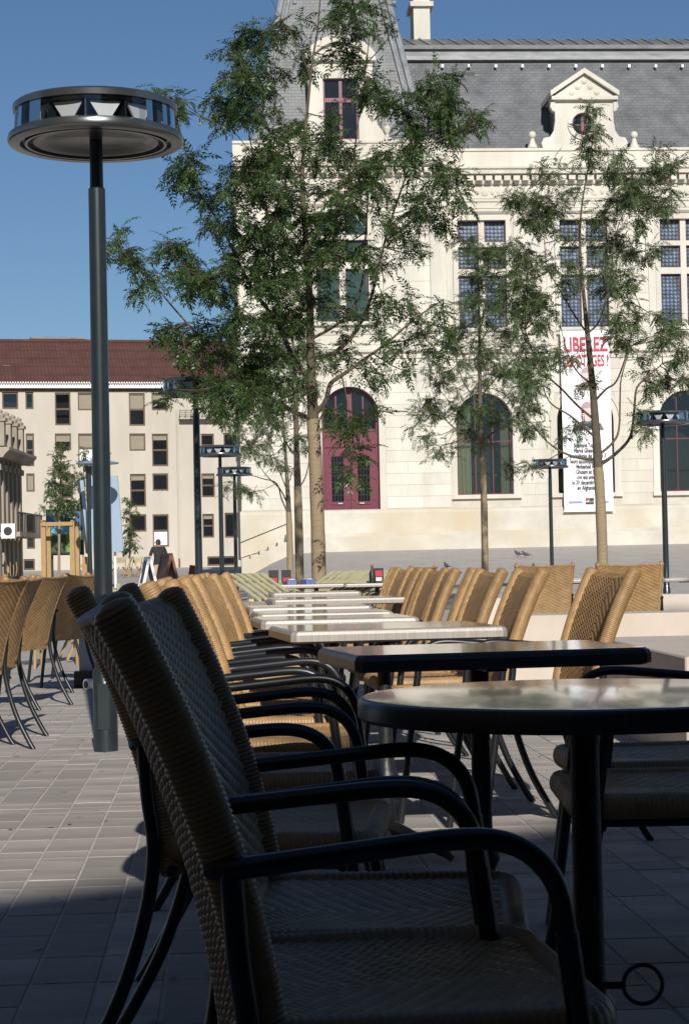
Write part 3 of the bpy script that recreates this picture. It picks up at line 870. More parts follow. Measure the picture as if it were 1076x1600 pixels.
for k in range(n):
    t0, t1 = 2*math.pi*k/n, 2*math.pi*(k+1)/n
    ring.prism([(uo+(ro-.07)*math.cos(t0),zo+(ro-.07)*math.sin(t0)),(uo+ro*math.cos(t0),zo+ro*math.sin(t0)),(uo+ro*math.cos(t1),zo+ro*math.sin(t1)),(uo+(ro-.07)*math.cos(t1),zo+(ro-.07)*math.sin(t1))], yD+.12, yD+.2)
ring.box((uo-.06,yD+.11,zo-ro+.05),(uo+.06,yD+.19,zo+ro-.05)).box((uo-ro+.05,yD+.13,zo-.02),(uo+ro-.05,yD+.18,zo+.02))
wn = ring.build('round_window', MAT['red'], dm)
MB().prism([(uo+(ro-.05)*math.cos(2*math.pi*k/n), zo+(ro-.05)*math.sin(2*math.pi*k/n)) for k in range(n)], yD+.155, yD+.165).build('pane', MAT['glass_dark'], wn)
pl, pr_ = fac(858,154,.05)[0], fac(965,150,.05)[0]; za = fac(912,112,.05)[1]; um = (pl+pr_)/2
MB().box((pl+.05, yD-.2, zt), (pr_-.05, yD+.5, zt+.14)).build('entablature', MAT['stone'], dm)
MB().prism([(pl+.1,zt+.141),(pr_-.1,zt+.141),(um,za-.12)], yD-.05, yD+2.4).build('tympanum', MAT['stone'], dm)
for (p, q) in ((pl, um), (um, pr_)):
    z0, z1 = (zt+.141, za-.1) if p == pl else (za-.1, zt+.141)
    MB().prism([(p,z0),(q,z1),(q,z1+.2),(p,z0+.2)], yD-.24, yD+2.3).build('raking_cornice', MAT['stone'], dm)
for k in range(5):
    MB().lathe([(.01,-.05),(.13,-.02),(.09,.02),(.01,.05)], 7).build('carved_ornament', MAT['stone'], dm, loc=(um-.5+k*.25, yD-.07, zt+.3+.22*(2-abs(k-2)))).rotation_euler = (R(90),0,0)
for s, x in ((-1, dl), (1, dr)):
    pts = [(x, zb0), (x+s*.50, zb0), (x+s*.56, zb0+.22), (x+s*.46, zb0+.42), (x+s*.22, zb0+.46), (x+s*.06, zb0+.7), (x, zb0+1.1)]
    MB().prism(pts, yD+.02, yD+.28).build('scroll', MAT['stone'], dm)
    pts = [(x, zt-.45), (x+s*.10, zt-.42), (x+s*.20, zt-.25), (x+s*.16, zt-.05), (x, zt-.03)]
    MB().prism(pts, yD-.06, yD+.28).build('bracket', MAT['stone'], dm)
urn(832, 231, yD+.1, .05, .68, True); urn(991, 231, yD+.1, .05, .68, True)

# ------------------------------------------------------------------ hostage banner on the facade
dg = None
def text_mesh(body, h, mat, width=None):
    c = bpy.data.curves.new('lettering', 'FONT'); c.body = body; c.size = h; c.align_x = 'CENTER'; c.extrude = .0; c.resolution_u = 3; c.offset = h*.022
    o = bpy.data.objects.new('lettering', c); col.objects.link(o)
    bpy.context.view_layer.update()
    d = bpy.context.evaluated_depsgraph_get()
    me = bpy.data.meshes.new_from_object(o.evaluated_get(d))
    bpy.data.objects.remove(o); bpy.data.curves.remove(c)
    n = len(me.vertices); a = np.empty(n*3, np.float32); me.vertices.foreach_get('co', a); a = a.reshape(-1, 3)
    w = a[:,0].max()-a[:,0].min()
    if width: a[:,0] *= width/w
    me.vertices.foreach_set('co', np.ascontiguousarray(a).ravel()); me.update()
    me.materials.clear(); me.materials.append(mat)
    return me
off = .34
bu0, bu1 = fac(877.5, 640, off)[0], fac(954, 640, off)[0]
bz0, bz1 = fac(915, 798, off)[1], fac(915, 516, off)[1]
bw, bh = bu1-bu0, bz1-bz0
org = P0 + Vector((cu*(bu0+bu1)/2 + su*off, su*(bu0+bu1)/2 - cu*off, bz0))
ban = thing('banner', 'tall white hanging banner with red and black French lettering on the facade', 'banner', org, TH)
nu, nv = 14, 60
V = []
for i in range(nu):
    for j in range(nv):
        x, z = -bw/2+bw*i/(nu-1), bh*j/(nv-1)
        V.append((x, .012*math.sin(x*5+z*1.3)+.010*math.sin(z*4.1+x*2), z))
me = np_mesh('cloth', V, grid_faces(nu, nv), MAT['banner'], True)
put('cloth', me, ban)
MB().tube([(-bw/2-.06,.0,bh+.02),(bw/2+.06,.0,bh+.02)], .025, 8).build('top_rod', MAT['zinc'], ban)
MB().tube([(-bw/2-.03,.0,-.02),(bw/2+.03,.0,-.02)], .022, 8).build('bottom_rod', MAT['white'], ban)
for s in (-1, 1): MB().tube([(s*bw/2*.9,.0,bh+.02),(s*bw/2*.9,off-.03,bh+.1)], .012, 6).build('bracket', MAT['iron'], ban)
def btext(s, frac, h, mat, wf):
    o = put('lettering', text_mesh(s, h, mat, bw*wf), ban, (0, -.032, bh*frac)); o.rotation_euler = (R(90),0,0)
btext('LIBEREZ', .885, .78, MAT['ink_red'], .90); btext('LES OTAGES !', .80, .64, MAT['ink_red'], .92)
for k, (s, wf) in enumerate((('Stéphane Taponier', .56), ('Hervé Ghesquière', .56), ('journalistes de France 3', .74), ('leurs accompagnateurs', .72), ('Mohamed Reza,', .48), ('Ghulam et Satar', .50), ('ont été enlevés', .46), ('le 30 décembre 2009', .66), ('en Afghanistan', .46))):
    btext(s, .352-k*.0295, .24, MAT['ink_black'], wf)
def flat(name, poly, mat, y): return MB().prism(poly, y, y+.004).build(name, mat, ban)
for k, (zc, s) in enumerate(((.74, .8), (.535, 1.0))):
    c = bh*zc; hx = .02
    flat('portrait_print', [(hx-.62*s, c-.62*s), (hx-.5*s, c-.38*s), (hx-.18*s, c-.26*s), (hx+.2*s, c-.26*s), (hx+.52*s, c-.38*s), (hx+.64*s, c-.62*s)], MAT['ink_grey'] if k else MAT['ink_pink2'], -.030)
    flat('portrait_print', [(hx+.27*s*math.cos(t/16*math.pi), c+.08*s+.37*s*math.sin(t/16*math.pi)) for t in range(32)], MAT['ink_pink'], -.034)
    flat('portrait_print', [(hx+.28*s*math.cos(R(t)), c+.10*s+.38*s*math.sin(R(t))) for t in range(10,175,12)] + [(hx-.2*s, c+.22*s), (hx+.2*s, c+.22*s)], MAT['ink_pink2'], -.038)
flat('logo_print', [(-.78,.30),(-.25,.30),(-.25,.38),(-.78,.38)], MAT['ink_blue'], -.03)
flat('logo_print', [(-.13,.40),(.0,.40),(.0,.50),(-.13,.50)], MAT['ink_red'], -.03)
flat('logo_print', [(.02,.38),(.2,.38),(.2,.5),(.02,.5)], MAT['ink_black'], -.03)
flat('logo_print', [(-.13,.26),(.2,.26),(.2,.34),(-.13,.34)], MAT['ink_black'], -.03)
flat('logo_print', [(.32,.30),(.78,.30),(.78,.37),(.32,.37)], MAT['ink_blue'], -.03)
btext('', .0, .1, MAT['ink_black'], 0) if False else None

# ------------------------------------------------------------------ apartment block at the back left
TB = R(13)
Q0 = Vector((xat(200, 740, 127), 127, 0))
apt = thing('apartment_block', 'long beige apartment block with red tiled roof and brown framed windows', 'building', Q0, TB)
cb, sb_ = math.cos(TB), math.sin(TB)
def afac(px, py, off=0.):
    d = ray(px, py)
    t = (-off - ((CAM.x-Q0.x)*(-sb_) + (CAM.y-Q0.y)*cb)) / (d.x*(-sb_) + d.y*cb)
    p = CAM + d*t
    return ((p.x-Q0.x)*cb + (p.y-Q0.y)*sb_, p.z)
def z2(x, y): return (x*.3717, 500+y*.3717)
def arect(r, off=0.):
    (x0, y0), (x1, y1) = z2(r[0], r[1]), z2(r[2], r[3])
    xm, ym = (x0+x1)/2, (y0+y1)/2
    return (afac(x0,ym,off)[0], afac(x1,ym,off)[0], afac(xm,y1,off)[1], afac(xm,y0,off)[1])
# rows of windows: (zoom rectangle, what fills them: b blind, d dark, w white lower, t tall with a crossbar)
WIN = [((10,303,78,375),'g'),((108,303,142,375),'g'),((232,305,298,443),'tg'),((328,305,395,380),'b'),((543,307,610,445),'tb'),((638,307,705,380),'h'),((842,312,890,375),'b'),
       ((110,477,145,615),'td'),((232,477,300,548),'h'),((330,477,395,600),'tbw'),((545,477,612,550),'b'),((640,478,707,615),'td'),((845,478,900,575),'td'),((940,475,1000,545),'d'),
       ((112,645,147,722),'b'),((255,647,308,750),'tb'),((548,647,614,785),'td'),((642,645,708,718),'d'),((848,645,903,745),'td'),
       ((113,820,148,962),'tg'),((330,820,395,890),'d'),((548,817,616,890),'d'),((643,817,710,953),'tw'),((852,815,900,915),'td'),((945,810,1003,915),'d'),
       ((-60,303,-15,445),'td'),((-60,477,-15,548),'b'),((-60,645,-15,785),'td'),((100,1005,148,1052),'d'),((872,993,1000,1033),'d')]
ops = [(*arect(r), False) for r, _ in WIN]
zeave = afac(200, 611)[1]; zg0 = .3
ua, ub = -24.0, afac(420, 760)[0]
# regular facade: strips need openings that never straddle, so build it column by column
aw = MB()
brk = sorted(set([ua, ub] + [q for o in ops for q in o[:2]]))
for p, q in zip(brk[:-1], brk[1:]):
    cov = sorted([(o[2], o[3]) for o in ops if o[0] <= p+1e-6 and o[1] >= q-1e-6])
    z = zg0
    for lo, hi in cov:
        if lo > z: aw.box((p,0,z),(q,.3,lo))
        z = max(z, hi)
    if z < zeave: aw.box((p,0,z),(q,.3,zeave))
aw.build('wall', MAT['render'], apt)
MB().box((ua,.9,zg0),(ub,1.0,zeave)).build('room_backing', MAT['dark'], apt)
MB().box((ua,1.01,zg0),(ub,11,zeave)).build('rear_volume', MAT['render'], apt)
for (r, k), o in zip(WIN, ops):
    a, b, lo, hi = o[:4]
    f = .09
    fr = MB().box((a,.08,lo),(a+f,.2,hi)).box((b-f,.08,lo),(b,.2,hi)).box((a+f,.08,lo),(b-f,.2,lo+f*1.3)).box((a+f,.08,hi-f*1.3),(b-f,.2,hi))
    zm = lo+(hi-lo)*.5
    if 't' in k: fr.box((a+f,.09,zm-.06),(b-f,.19,zm+.06))
    w = fr.build('window', MAT['brownframe'], apt)
    gm = MAT['glass_dark']
    if 't' in k:
        top, bot = ((a+f,b-f,zm+.06,hi-f*1.3), (a+f,b-f,lo+f*1.3,zm-.06))
        mt = MAT['blind'] if 'b' in k else gm
        if 'g' in k: mt = MAT['glass']
        mbm = MAT['white'] if 'w' in k else (MAT['glass'] if 'g' in k else gm)
        for (x0,x1,z0,z1), m in ((top, mt), (bot, mbm)):
            MB().box((x0,.14,z0),(x1,.15,z1)).build('pane', m, w)
        if 'd' in k and rb.random() < .7: MB().box((a+f,.1405-.004,hi-f*1.3-(hi-lo)*.14),(b-f,.139,hi-f*1.3)).build('blind', MAT['blind'], w)
    else:
        m = MAT['blind'] if k == 'b' else (MAT['glass'] if k == 'g' else gm)
        MB().box((a+f,.14,lo+f*1.3),(b-f,.15,hi-f*1.3)).build('pane', m, w)
        if k == 'h': MB().box((a+f,.134,lo+(hi-lo)*.52),(b-f,.139,hi-f*1.3)).build('blind', MAT['blind'], w)
# eaves, roof, roof vent, gutter pipes, balcony rail
ze1 = afac(200, 598, .35)[1]
MB().box((ua,-.12,zeave+.002),(ub,.25,zeave+.16)).build('eave_gutter_board', MAT['brownframe'], apt)  # dark gutter line under the eave
MB().box((ua,-.45,zeave+.162),(ub,.3,ze1)).build('eave', MAT['white'], apt)
zrd = afac(120, 534, -4.2)[1]
rf = MB().add([(ua,-.6,ze1+.01),(ub,-.6,ze1+.01),(ub,4.2,zrd),(ua,4.2,zrd),(ua,9,ze1),(ub,9,ze1)], [(0,1,2,3),(3,2,5,4),(0,3,4),(1,5,2)]).build('roof', MAT['roof_tile'], apt)
MB().tube([(ua,4.2,zrd+.02),(ub,4.2,zrd+.02)], .14, 8).build('ridge_tile', MAT['roof_tile'], rf)
nlip = 200
tl = MB().lathe([(.055,-.1),(.055,.1)], 8).mesh('eave_tile', MAT['white'])
for k in range(nlip):
    o = put('eave_tile', tl, rf, (afac(0,600)[0]-1+k*.165, -.56, ze1-.02)); o.rotation_euler = (R(90),0,0)
v0, v1 = afac(49, 530, -4.2)[0], afac(134, 530, -4.2)[0]
vent = MB().box((v0+.2,4.5,zrd-.4),(v1-.2,6.2,zrd+.2)).build('roof_vent', MAT['oldstone'], apt)
MB().box((v0,4.3,zrd+.2),(v1,6.4,zrd+.36)).build('vent_cap', MAT['lead'], vent)
u, z = afac(10, 574, -1.6)
MB().box((u-.22,1.3,z-.12),(u+.22,1.75,z+.12)).build('skylight', MAT['lead'], apt)
p0, p1 = afac(276, 640), afac(281, 885)
pp = MB().tube([(p0[0],-.08,p0[1]),(p0[0],-.08,zg0+.5)], .055, 8).build('downpipe', MAT['render'], apt)
MB().tube([(p0[0],-.08,zg0+.4),(p0[0],-.08,zg0+1.2)], .065, 8).build('pipe_foot', MAT['board_brown'], pp)
bl0, bl1 = afac(281, 645, .6)[0], afac(352, 645, .6)[0]; bz = afac(315, 653, .6)[1]
bal = MB().box((bl0,-.62,bz-.06),(bl1,-.001,bz)).build('balcony', MAT['render'], apt)
rl = MB()
for k in range(4): rl.tube([(bl0,-.6,bz+.12+k*.13),(bl1,-.6,bz+.12+k*.13)], .018, 5)
for k in range(9): rl.tube([(bl0+(bl1-bl0)*k/8,-.6,bz),(bl0+(bl1-bl0)*k/8,-.6,bz+.55)], .02, 5)
rl.build('railing', MAT['iron'], bal)

# ------------------------------------------------------------------ old stone building at the left edge
X1 = -14.25
old = thing('old_stone_building', 'weathered grey stone corner building with cornice and roof pinnacles', 'building', (X1, 80, 0))
zc = 5.65
MB().box((-9, 0, .2), (-.45, 6.2, zc)).build('wall', MAT['oldstone'], old)
for k in range(6):
    y = .02+k*1.05
    p = MB().box((-.449, y, .2), (-.12, y+.45, zc-.002)).build('pilaster', MAT['oldstone'], old)
    MB().box((-.448, y-.06, zc-.5), (-.02, y+.51, zc-.25)).build('capital', MAT['oldstone'], p)
for k in range(5):
    y = .02+k*1.05+.47
    MB().box((-.448, y+.02, 3.0), (-.36, y+.52, 4.7)).build('window', MAT['glass_dark'], old)
    MB().box((-.446, y+.02, .5), (-.36, y+.52, 2.1)).build('doorway', MAT['glass_dark'], old)
MB().prism([(-9.1,zc),(.15,zc),(.28,zc+.18),(.42,zc+.3),(.42,zc+.42),(-9.1,zc+.5)], -.5, 6.6, 'y').build('cornice', MAT['oldstone'], old)
bl = MB().box((-.119, -.1, 2.35), (.75, 6.3, 2.55)).build('balcony', MAT['oldstone'], old)
rl = MB()
for k in range(18): rl.tube([(.68, k*.36, 2.55), (.68, k*.36, 3.35)], .025, 5)
rl.tube([(.68,-.05,3.36),(.68,6.25,3.36)], .035, 6)
rl.build('railing', MAT['iron'], bl)
MB().add([(-9,.2,zc+.51),(.0,.2,zc+.51),(.0,6.2,zc+.51),(-9,6.2,zc+.51),(-8,1.6,zc+2.3),(-.7,.9,zc+2.0),(-.7,5.5,zc+2.0),(-8,4.8,zc+2.3)], [(0,1,5,4),(1,2,6,5),(2,3,7,6),(3,0,4,7),(4,5,6,7)]).build('roof', MAT['slate'], old)
for k in range(4):
    y = .2+k*1.55
    c = MB().box((-.35, y, zc+.52), (.1, y+.42, zc+1.55)).build('pinnacle', MAT['oldstone'], old)
    MB().box((-.42, y-.07, zc+1.55), (.17, y+.49, zc+1.68)).build('pinnacle_cap', MAT['oldstone'], c)
    MB().lathe([(.2,0),(.24,.12),(.12,.22),(.16,.3),(.0,.42)], 8).build('finial', MAT['oldstone'], c, loc=(-.12, y+.21, zc+1.68))
b_ = thing('wall_speaker', 'white square box with black round opening on the old building', 'speaker', (X1+.55, 78.3, 2.55))
MB().box((-.28,-.12,-.3),(.28,.25,.3)).build('case', MAT['white'], b_)
MB().lathe([(.17,-.02),(.17,.02)], 18).build('cone', MAT['black'], b_, loc=(0,-.135,0)).rotation_euler = (R(90),0,0)
MB().box((-.9,.26,-.04),(-.0,.30,.04)).build('bracket', MAT['iron'], b_)
MB().box((-.04,.252,-.04),(.04,1.8,.04)).build('arm', MAT['iron'], b_)

# ------------------------------------------------------------------ square furniture on the left
def ground_at(px, d):
    x = xat(px, 880, d); return (x, d, Zg(x, d))
# street lamp arm on the old building, small
# tilted blue-grey panels
b0 = ground_at(158, 70)
pn = thing('tilted_panels', 'pair of tall blue-grey panels tilted on a stand behind the lamp post', 'panel', b0, 0)
def slab_px(pts, d, th, mat, nm, parent, org):
    vs = [at(x, y, d) - Vector(org) for x, y in pts]
    n = len(vs); back = [v + Vector((0, th, 0)) for v in vs]
    mb = MB().add(vs+back, [tuple(range(n)), tuple(range(2*n-1,n-1,-1))] + [(i,(i+1)%n,(i+1)%n+n,i+n) for i in range(n)])
    return mb.build(nm, mat, parent)
slab_px([(133,748),(184,743),(193,861),(146,866)], 70, .12, MAT['panel_blue'], 'front_panel', pn, b0)
slab_px([(125,751),(130.5,750),(142,866),(138,867)], 70.1, .14, MAT['panel_blue'], 'side_panel', pn, b0)
slab_px([(122,752),(124.6,751.5),(137.6,866),(134,864)], 70.2, .3, MAT['black'], 'frame_edge', pn, b0)
for px in (141, 180):
    p = at(px, 860, 70.3) - Vector(b0)
    MB().tube([(p.x, .3, 0), (p.x, .3, p.z)], .05, 8).build('leg', MAT['white'], pn)
# street advertising panel
b0 = ground_at(101, 74)
ad = thing('advertising_panel', 'black framed poster panel with blue and green advertisement by young tree', 'poster panel', b0)
p0, p1 = at(73, 868, 74)-Vector(b0), at(130, 795, 74)-Vector(b0)
MB().box((p0.x,0,p0.z),(p1.x,.16,p1.z)).build('case', MAT['black'], ad)
x0, x1, z0, z1 = p0.x+.1, p1.x-.1, p0.z+.12, p1.z-.1
ADM = {k: M('ad_'+k, c, .5, var=.06, vs=3) for k, c in (('sky',(.045,.14,.36)),('sky2',(.16,.40,.52)),('green',(.12,.27,.035)),('dgreen',(.035,.07,.03)),('red',(.45,.03,.03)))}
def adp(nm, a, b, c, d, m, y=-.012): return MB().box((x0+(x1-x0)*a, y, z0+(z1-z0)*c), (x0+(x1-x0)*b, y+.008, z0+(z1-z0)*d)).build(nm, m, ad)
adp('poster_print',0,1,.66,1,ADM['sky'],-.009); adp('poster_print',0,1,.45,.659,ADM['sky2'],-.009); adp('poster_print',0,1,0,.449,ADM['green'],-.009); adp('poster_print',0,.55,.0,.42,ADM['dgreen'])
adp('poster_lettering',.42,.78,.89,.925,MAT['white']); adp('poster_lettering',.40,.93,.835,.87,MAT['white'])
sc_ = [(.45,.72),(.55,.74),(.70,.735),(.78,.70),(.74,.64),(.60,.645),(.46,.67)]
MB().prism([(x0+(x1-x0)*a, z0+(z1-z0)*b) for a,b in sc_], -.016, -.008).build('poster_print', MAT['white'], ad)
MB().prism([(x0+(x1-x0)*a, z0+(z1-z0)*b) for a,b in [(.76,.72),(.84,.725),(.92,.68),(.90,.61),(.84,.60),(.80,.64)]], -.016, -.008).build('poster_print', MAT['black'], ad)
adp('poster_print',.70,.80,.40,.455,ADM['red']); adp('poster_print',.76,.95,.375,.41,ADM['red'])
adp('poster_print',.70,.87,.08,.35,MAT['white'])
t9 = put('poster_lettering', text_mesh('9', .28, MAT['ink_black']), ad, (x0+(x1-x0)*.76, -.016, z0+(z1-z0)*.25)); t9.rotation_euler = (R(90),0,0)
for px in (78, 120):
    p = at(px, 868, 74)-Vector(b0)
    MB().box((p.x-.12,.0,-.01),(p.x+.12,.15,p.z)).build('leg', MAT['black'], ad)
# planter pot
b0 = ground_at(18, 72)
pt = thing('planter_pot', 'black plastic plant pot with bare stems before the old building', 'plant pot', b0)
MB().lathe([(.17,0),(.2,.06),(.25,.42),(.27,.43),(.27,.48),(.24,.48),(.23,.4)], 16).build('pot', MAT['black'], pt, smooth=True)
for k in range(4):
    x = -.12+.09*k
    MB().tube([(x,0,.38),(x*1.4,.03,.75),(x*1.2,.02,.9+.1*(k%2))], .016, 5).build('stem', MAT['wood'], pt)
# timber tree guard
b0 = ground_at(93, 72)
tg = thing('tree_guard', 'timber stake frame guarding the young tree', 'tree guard', b0)
for px in (68, 113):
    for dy in (0, .9):
        p = at(px+(2 if dy else 0), 815, 72)-Vector(b0)
        MB().box((p.x-.09,dy-.09,-.01),(p.x+.09,dy+.09,p.z)).build('post', MAT['wood'], tg)
pa, pb = at(66, 818, 72)-Vector(b0), at(115, 816, 72)-Vector(b0)
for dy in (-.13, .99): MB().box((pa.x,dy-.035,pa.z-.1),(pb.x,dy+.035,pa.z+.04)).build('rail', MAT['wood'], tg)
for px in (66, 113): 
    p = at(px, 818, 72)-Vector(b0)
    MB().box((p.x-.04,-.09,p.z+.042),(p.x+.05,.99,p.z+.13)).build('rail', MAT['wood'], tg)
b0 = ground_at(158, 71)
wp = thing('timber_post', 'single timber stake standing below the blue-grey panels', 'post', (xat(133,880,71), 71, Zg(-9.6,71)))
MB().box((-.09,-.09,-.01),(.09,.09,1.15)).build('stake', MAT['wood'], wp)
MB().box((-.14,-.02,.75),(.14,-.092,.87)).build('tie_board', MAT['wood'], wp)

# ------------------------------------------------------------------ disc street lamps
LH = 3.47
def make_lamp():
    t = thing('street_lamp', 'x', 'street lamp')
    MB().lathe([(.064,0),(.064,.42),(.052,.44),(.049,.9),(.046,2.50),(.045,2.98),(.036,2.99),(.034,3.26)], 24).build('pole', MAT['lampgrey'], t, smooth=True)
    MB().box((-.03,-.066,.12),(.03,-.06,.36)).build('service_door', MAT['lampgrey'], t)
    zl = 3.222
    MB().lathe([(.462,zl+.0),(.467,zl+.012),(.460,zl+.040),(.435,zl+.054),(.39,zl+.054),(.39,zl+.02),(.40,zl-.006),(.452,zl-.006)], 64, close=True).build('lower_ring', MAT['lampring'], t, smooth=True)
    MB().lathe([(.035,zl+.02),(.25,zl+.022),(.27,zl+.006),(.33,zl+.004),(.345,zl+.018),(.389,zl+.018),(.389,zl+.05),(.035,zl+.05)], 64, close=True).build('base_disc', MAT['lampgrey'], t, smooth=True)
    MB().lathe([(.36,zl-.006),(.375,zl-.006),(.375,zl+.016),(.36,zl+.016)], 64, close=True).build('trim_ring', MAT['lampring'], t, smooth=True)
    dr = MB()
    n = 64
    for k in range(n):
        a0, a1 = 2*math.pi*k/n, 2*math.pi*(k+1)/n
        dr.add([(.430*math.cos(a0),.430*math.sin(a0),zl+.055),(.430*math.cos(a1),.430*math.sin(a1),zl+.055),(.424*math.cos(a1),.424*math.sin(a1),zl+.165),(.424*math.cos(a0),.424*math.sin(a0),zl+.165)], [(0,1,2,3)])
    dr.build('glass_drum', MAT['lampglass'], t, smooth=True)
    MB().lathe([(.434,zl+.166),(.436,zl+.196),(.42,zl+.208),(.10,zl+.222),(.0,zl+.222)], 64).build('top_cover', MAT['lampring'], t, smooth=True)
    MB().lathe([(.0,zl+.150),(.40,zl+.150),(.41,zl+.164),(.0,zl+.164)], 64).build('ceiling_disc', MAT['lampgrey'], t)
    MB().lathe([(.16,zl+.052),(.18,zl+.1),(.16,zl+.149)], 20).build('lamp_core', MAT['lampring'], t, smooth=True)
    N = 12
    for k in range(N):
        a = 2*math.pi*(k+.5)/N - R(90)
        hw0, hw1 = .030, .082
        rr = .37
        vs = []
        for (s, z, w) in ((-1,zl+.060,hw0),(1,zl+.060,hw0),(1,zl+.145,hw1),(-1,zl+.145,hw1)):
            vs.append((rr*math.cos(a)-s*w*math.sin(a), rr*math.sin(a)+s*w*math.cos(a), z))
        c, s_ = math.cos(a), math.sin(a)
        back = [(x-.012*c, y-.012*s_, z) for x, y, z in vs]
        MB().add(vs+back, [(0,1,2,3),(7,6,5,4),(0,4,5,1),(1,5,6,2),(2,6,7,3),(3,7,4,0)]).build('reflector', MAT['reflector'], t)
        b2 = a + math.pi/N
        MB().box((rr-.10,-.004,zl+.056),(rr+.03,.004,zl+.148), Matrix.Rotation(b2, 4, 'Z')).build('fin', MAT['lampgrey'], t)
    return t
lamp0 = make_lamp()
LAMPS = [(166, 10.16, 'tall dark lamp post with glazed disc head in the left foreground'),
         (311, 25.3, 'disc lamp post second along the left line, before the apartment block'),
         (347, 39.5, 'disc lamp post third along the left line, at the town hall corner'),
         (369, 49, 'farthest small disc lamp post on the left line'),
         (1040, 32.6, 'disc lamp post at the right edge before the arched window'),
         (862, 47.5, 'thin disc lamp post left of the hanging banner')]
for i, (px, d, lab) in enumerate(LAMPS):
    o = lamp0 if i == 0 else copy_tree(lamp0)
    x = xat(px, 1165 if i == 0 else 895, d)
    o.location = (x, d, Zg(x, d) if d > 16.3 else -.002)
    o.rotation_euler.z = i*.11
    tag(o, lab, 'street lamp', 'disc street lamps')
# flat disc lamp beyond the panels
x = xat(141, 880, 68)
fl = thing('flat_lamp', 'dark post with pale flat disc top above the blue-grey panels', 'street lamp', (x, 68, Zg(x, 68)))
hz = at(140, 724, 68).z - Zg(x, 68)
MB().lathe([(.09,0),(.07,2.4),(.10,hz-.35),(.16,hz-.1)], 12).build('pole', MAT['lampgrey'], fl, smooth=True)
MB().lathe([(.1,hz-.09),(.74,hz-.03),(.76,hz+.01),(.5,hz+.07),(.0,hz+.08)], 32).build('disc', MAT['panel_blue'], fl, smooth=True, loc=(.32,0,0))

# ------------------------------------------------------------------ trees
def leaf_template(n_pairs, L, lw, ll):
    """pinnate leaf along +X: paired leaflets and one at the tip, four vertices each"""
    V = []
    for k in range(n_pairs):
        t = .16 + .78*k/max(1, n_pairs-1)
        sz = ll*(.72+.5*math.sin(math.pi*min(1, t*.9+.1)))*.9
        for s in (-1, 1):
            b = np.array((t*L, 0, 0)); d = np.array((.55, s*.83, -.18)); d /= np.linalg.norm(d)
            q = np.cross(d, (0,0,1)); q /= np.linalg.norm(q)
            V += [b, b+d*sz*.45+q*lw*.5+np.array((0,0,.12*lw)), b+d*sz, b+d*sz*.45-q*lw*.5+np.array((0,0,.12*lw))]
    b = np.array((.95*L,0,0)); d = np.array((1,0,-.2))
    V += [b, b+d*ll*.45+np.array((0,lw*.5,0)), b+d*ll*1.05, b+d*ll*.45-np.array((0,lw*.5,0))]
    # rachis
    V += [np.array((0,.0025,0)), np.array((0,-.0025,0)), np.array((L,-.001,-.0)), np.array((L,.001,0))]
    V = np.array(V)
    V[:,2] -= .35*(V[:,0]**2)/L        # the leaf arches down
    return V

def frames(d, tilt):
    """orientation matrices from directions d (n,3), leaf plane kept near level"""
    d = d/np.linalg.norm(d, axis=1, keepdims=True)
    up = np.tile(np.array((0,0,1.)), (len(d),1)) + tilt
    y = np.cross(up, d); y /= np.linalg.norm(y, axis=1, keepdims=True)+1e-9
    z = np.cross(d, y)
    return np.stack([d, y, z], -1)

def smooth_path(pts, n=4):
    """Catmull-Rom through (Vector, r)"""
    out = []
    m = len(pts)
    for i in range(m-1):
        p0, p1, p2, p3 = pts[max(i-1,0)][0], pts[i][0], pts[i+1][0], pts[min(i+2,m-1)][0]
        for k in range(n):
            t = k/n
            p = .5*((2*p1) + (p2-p0)*t + (2*p0-5*p1+4*p2-p3)*t*t + (3*p1-p0-3*p2+p3)*t**3)
            out.append((p, pts[i][1]*(1-t)+pts[i+1][1]*t))
    out.append(pts[-1])
    return out

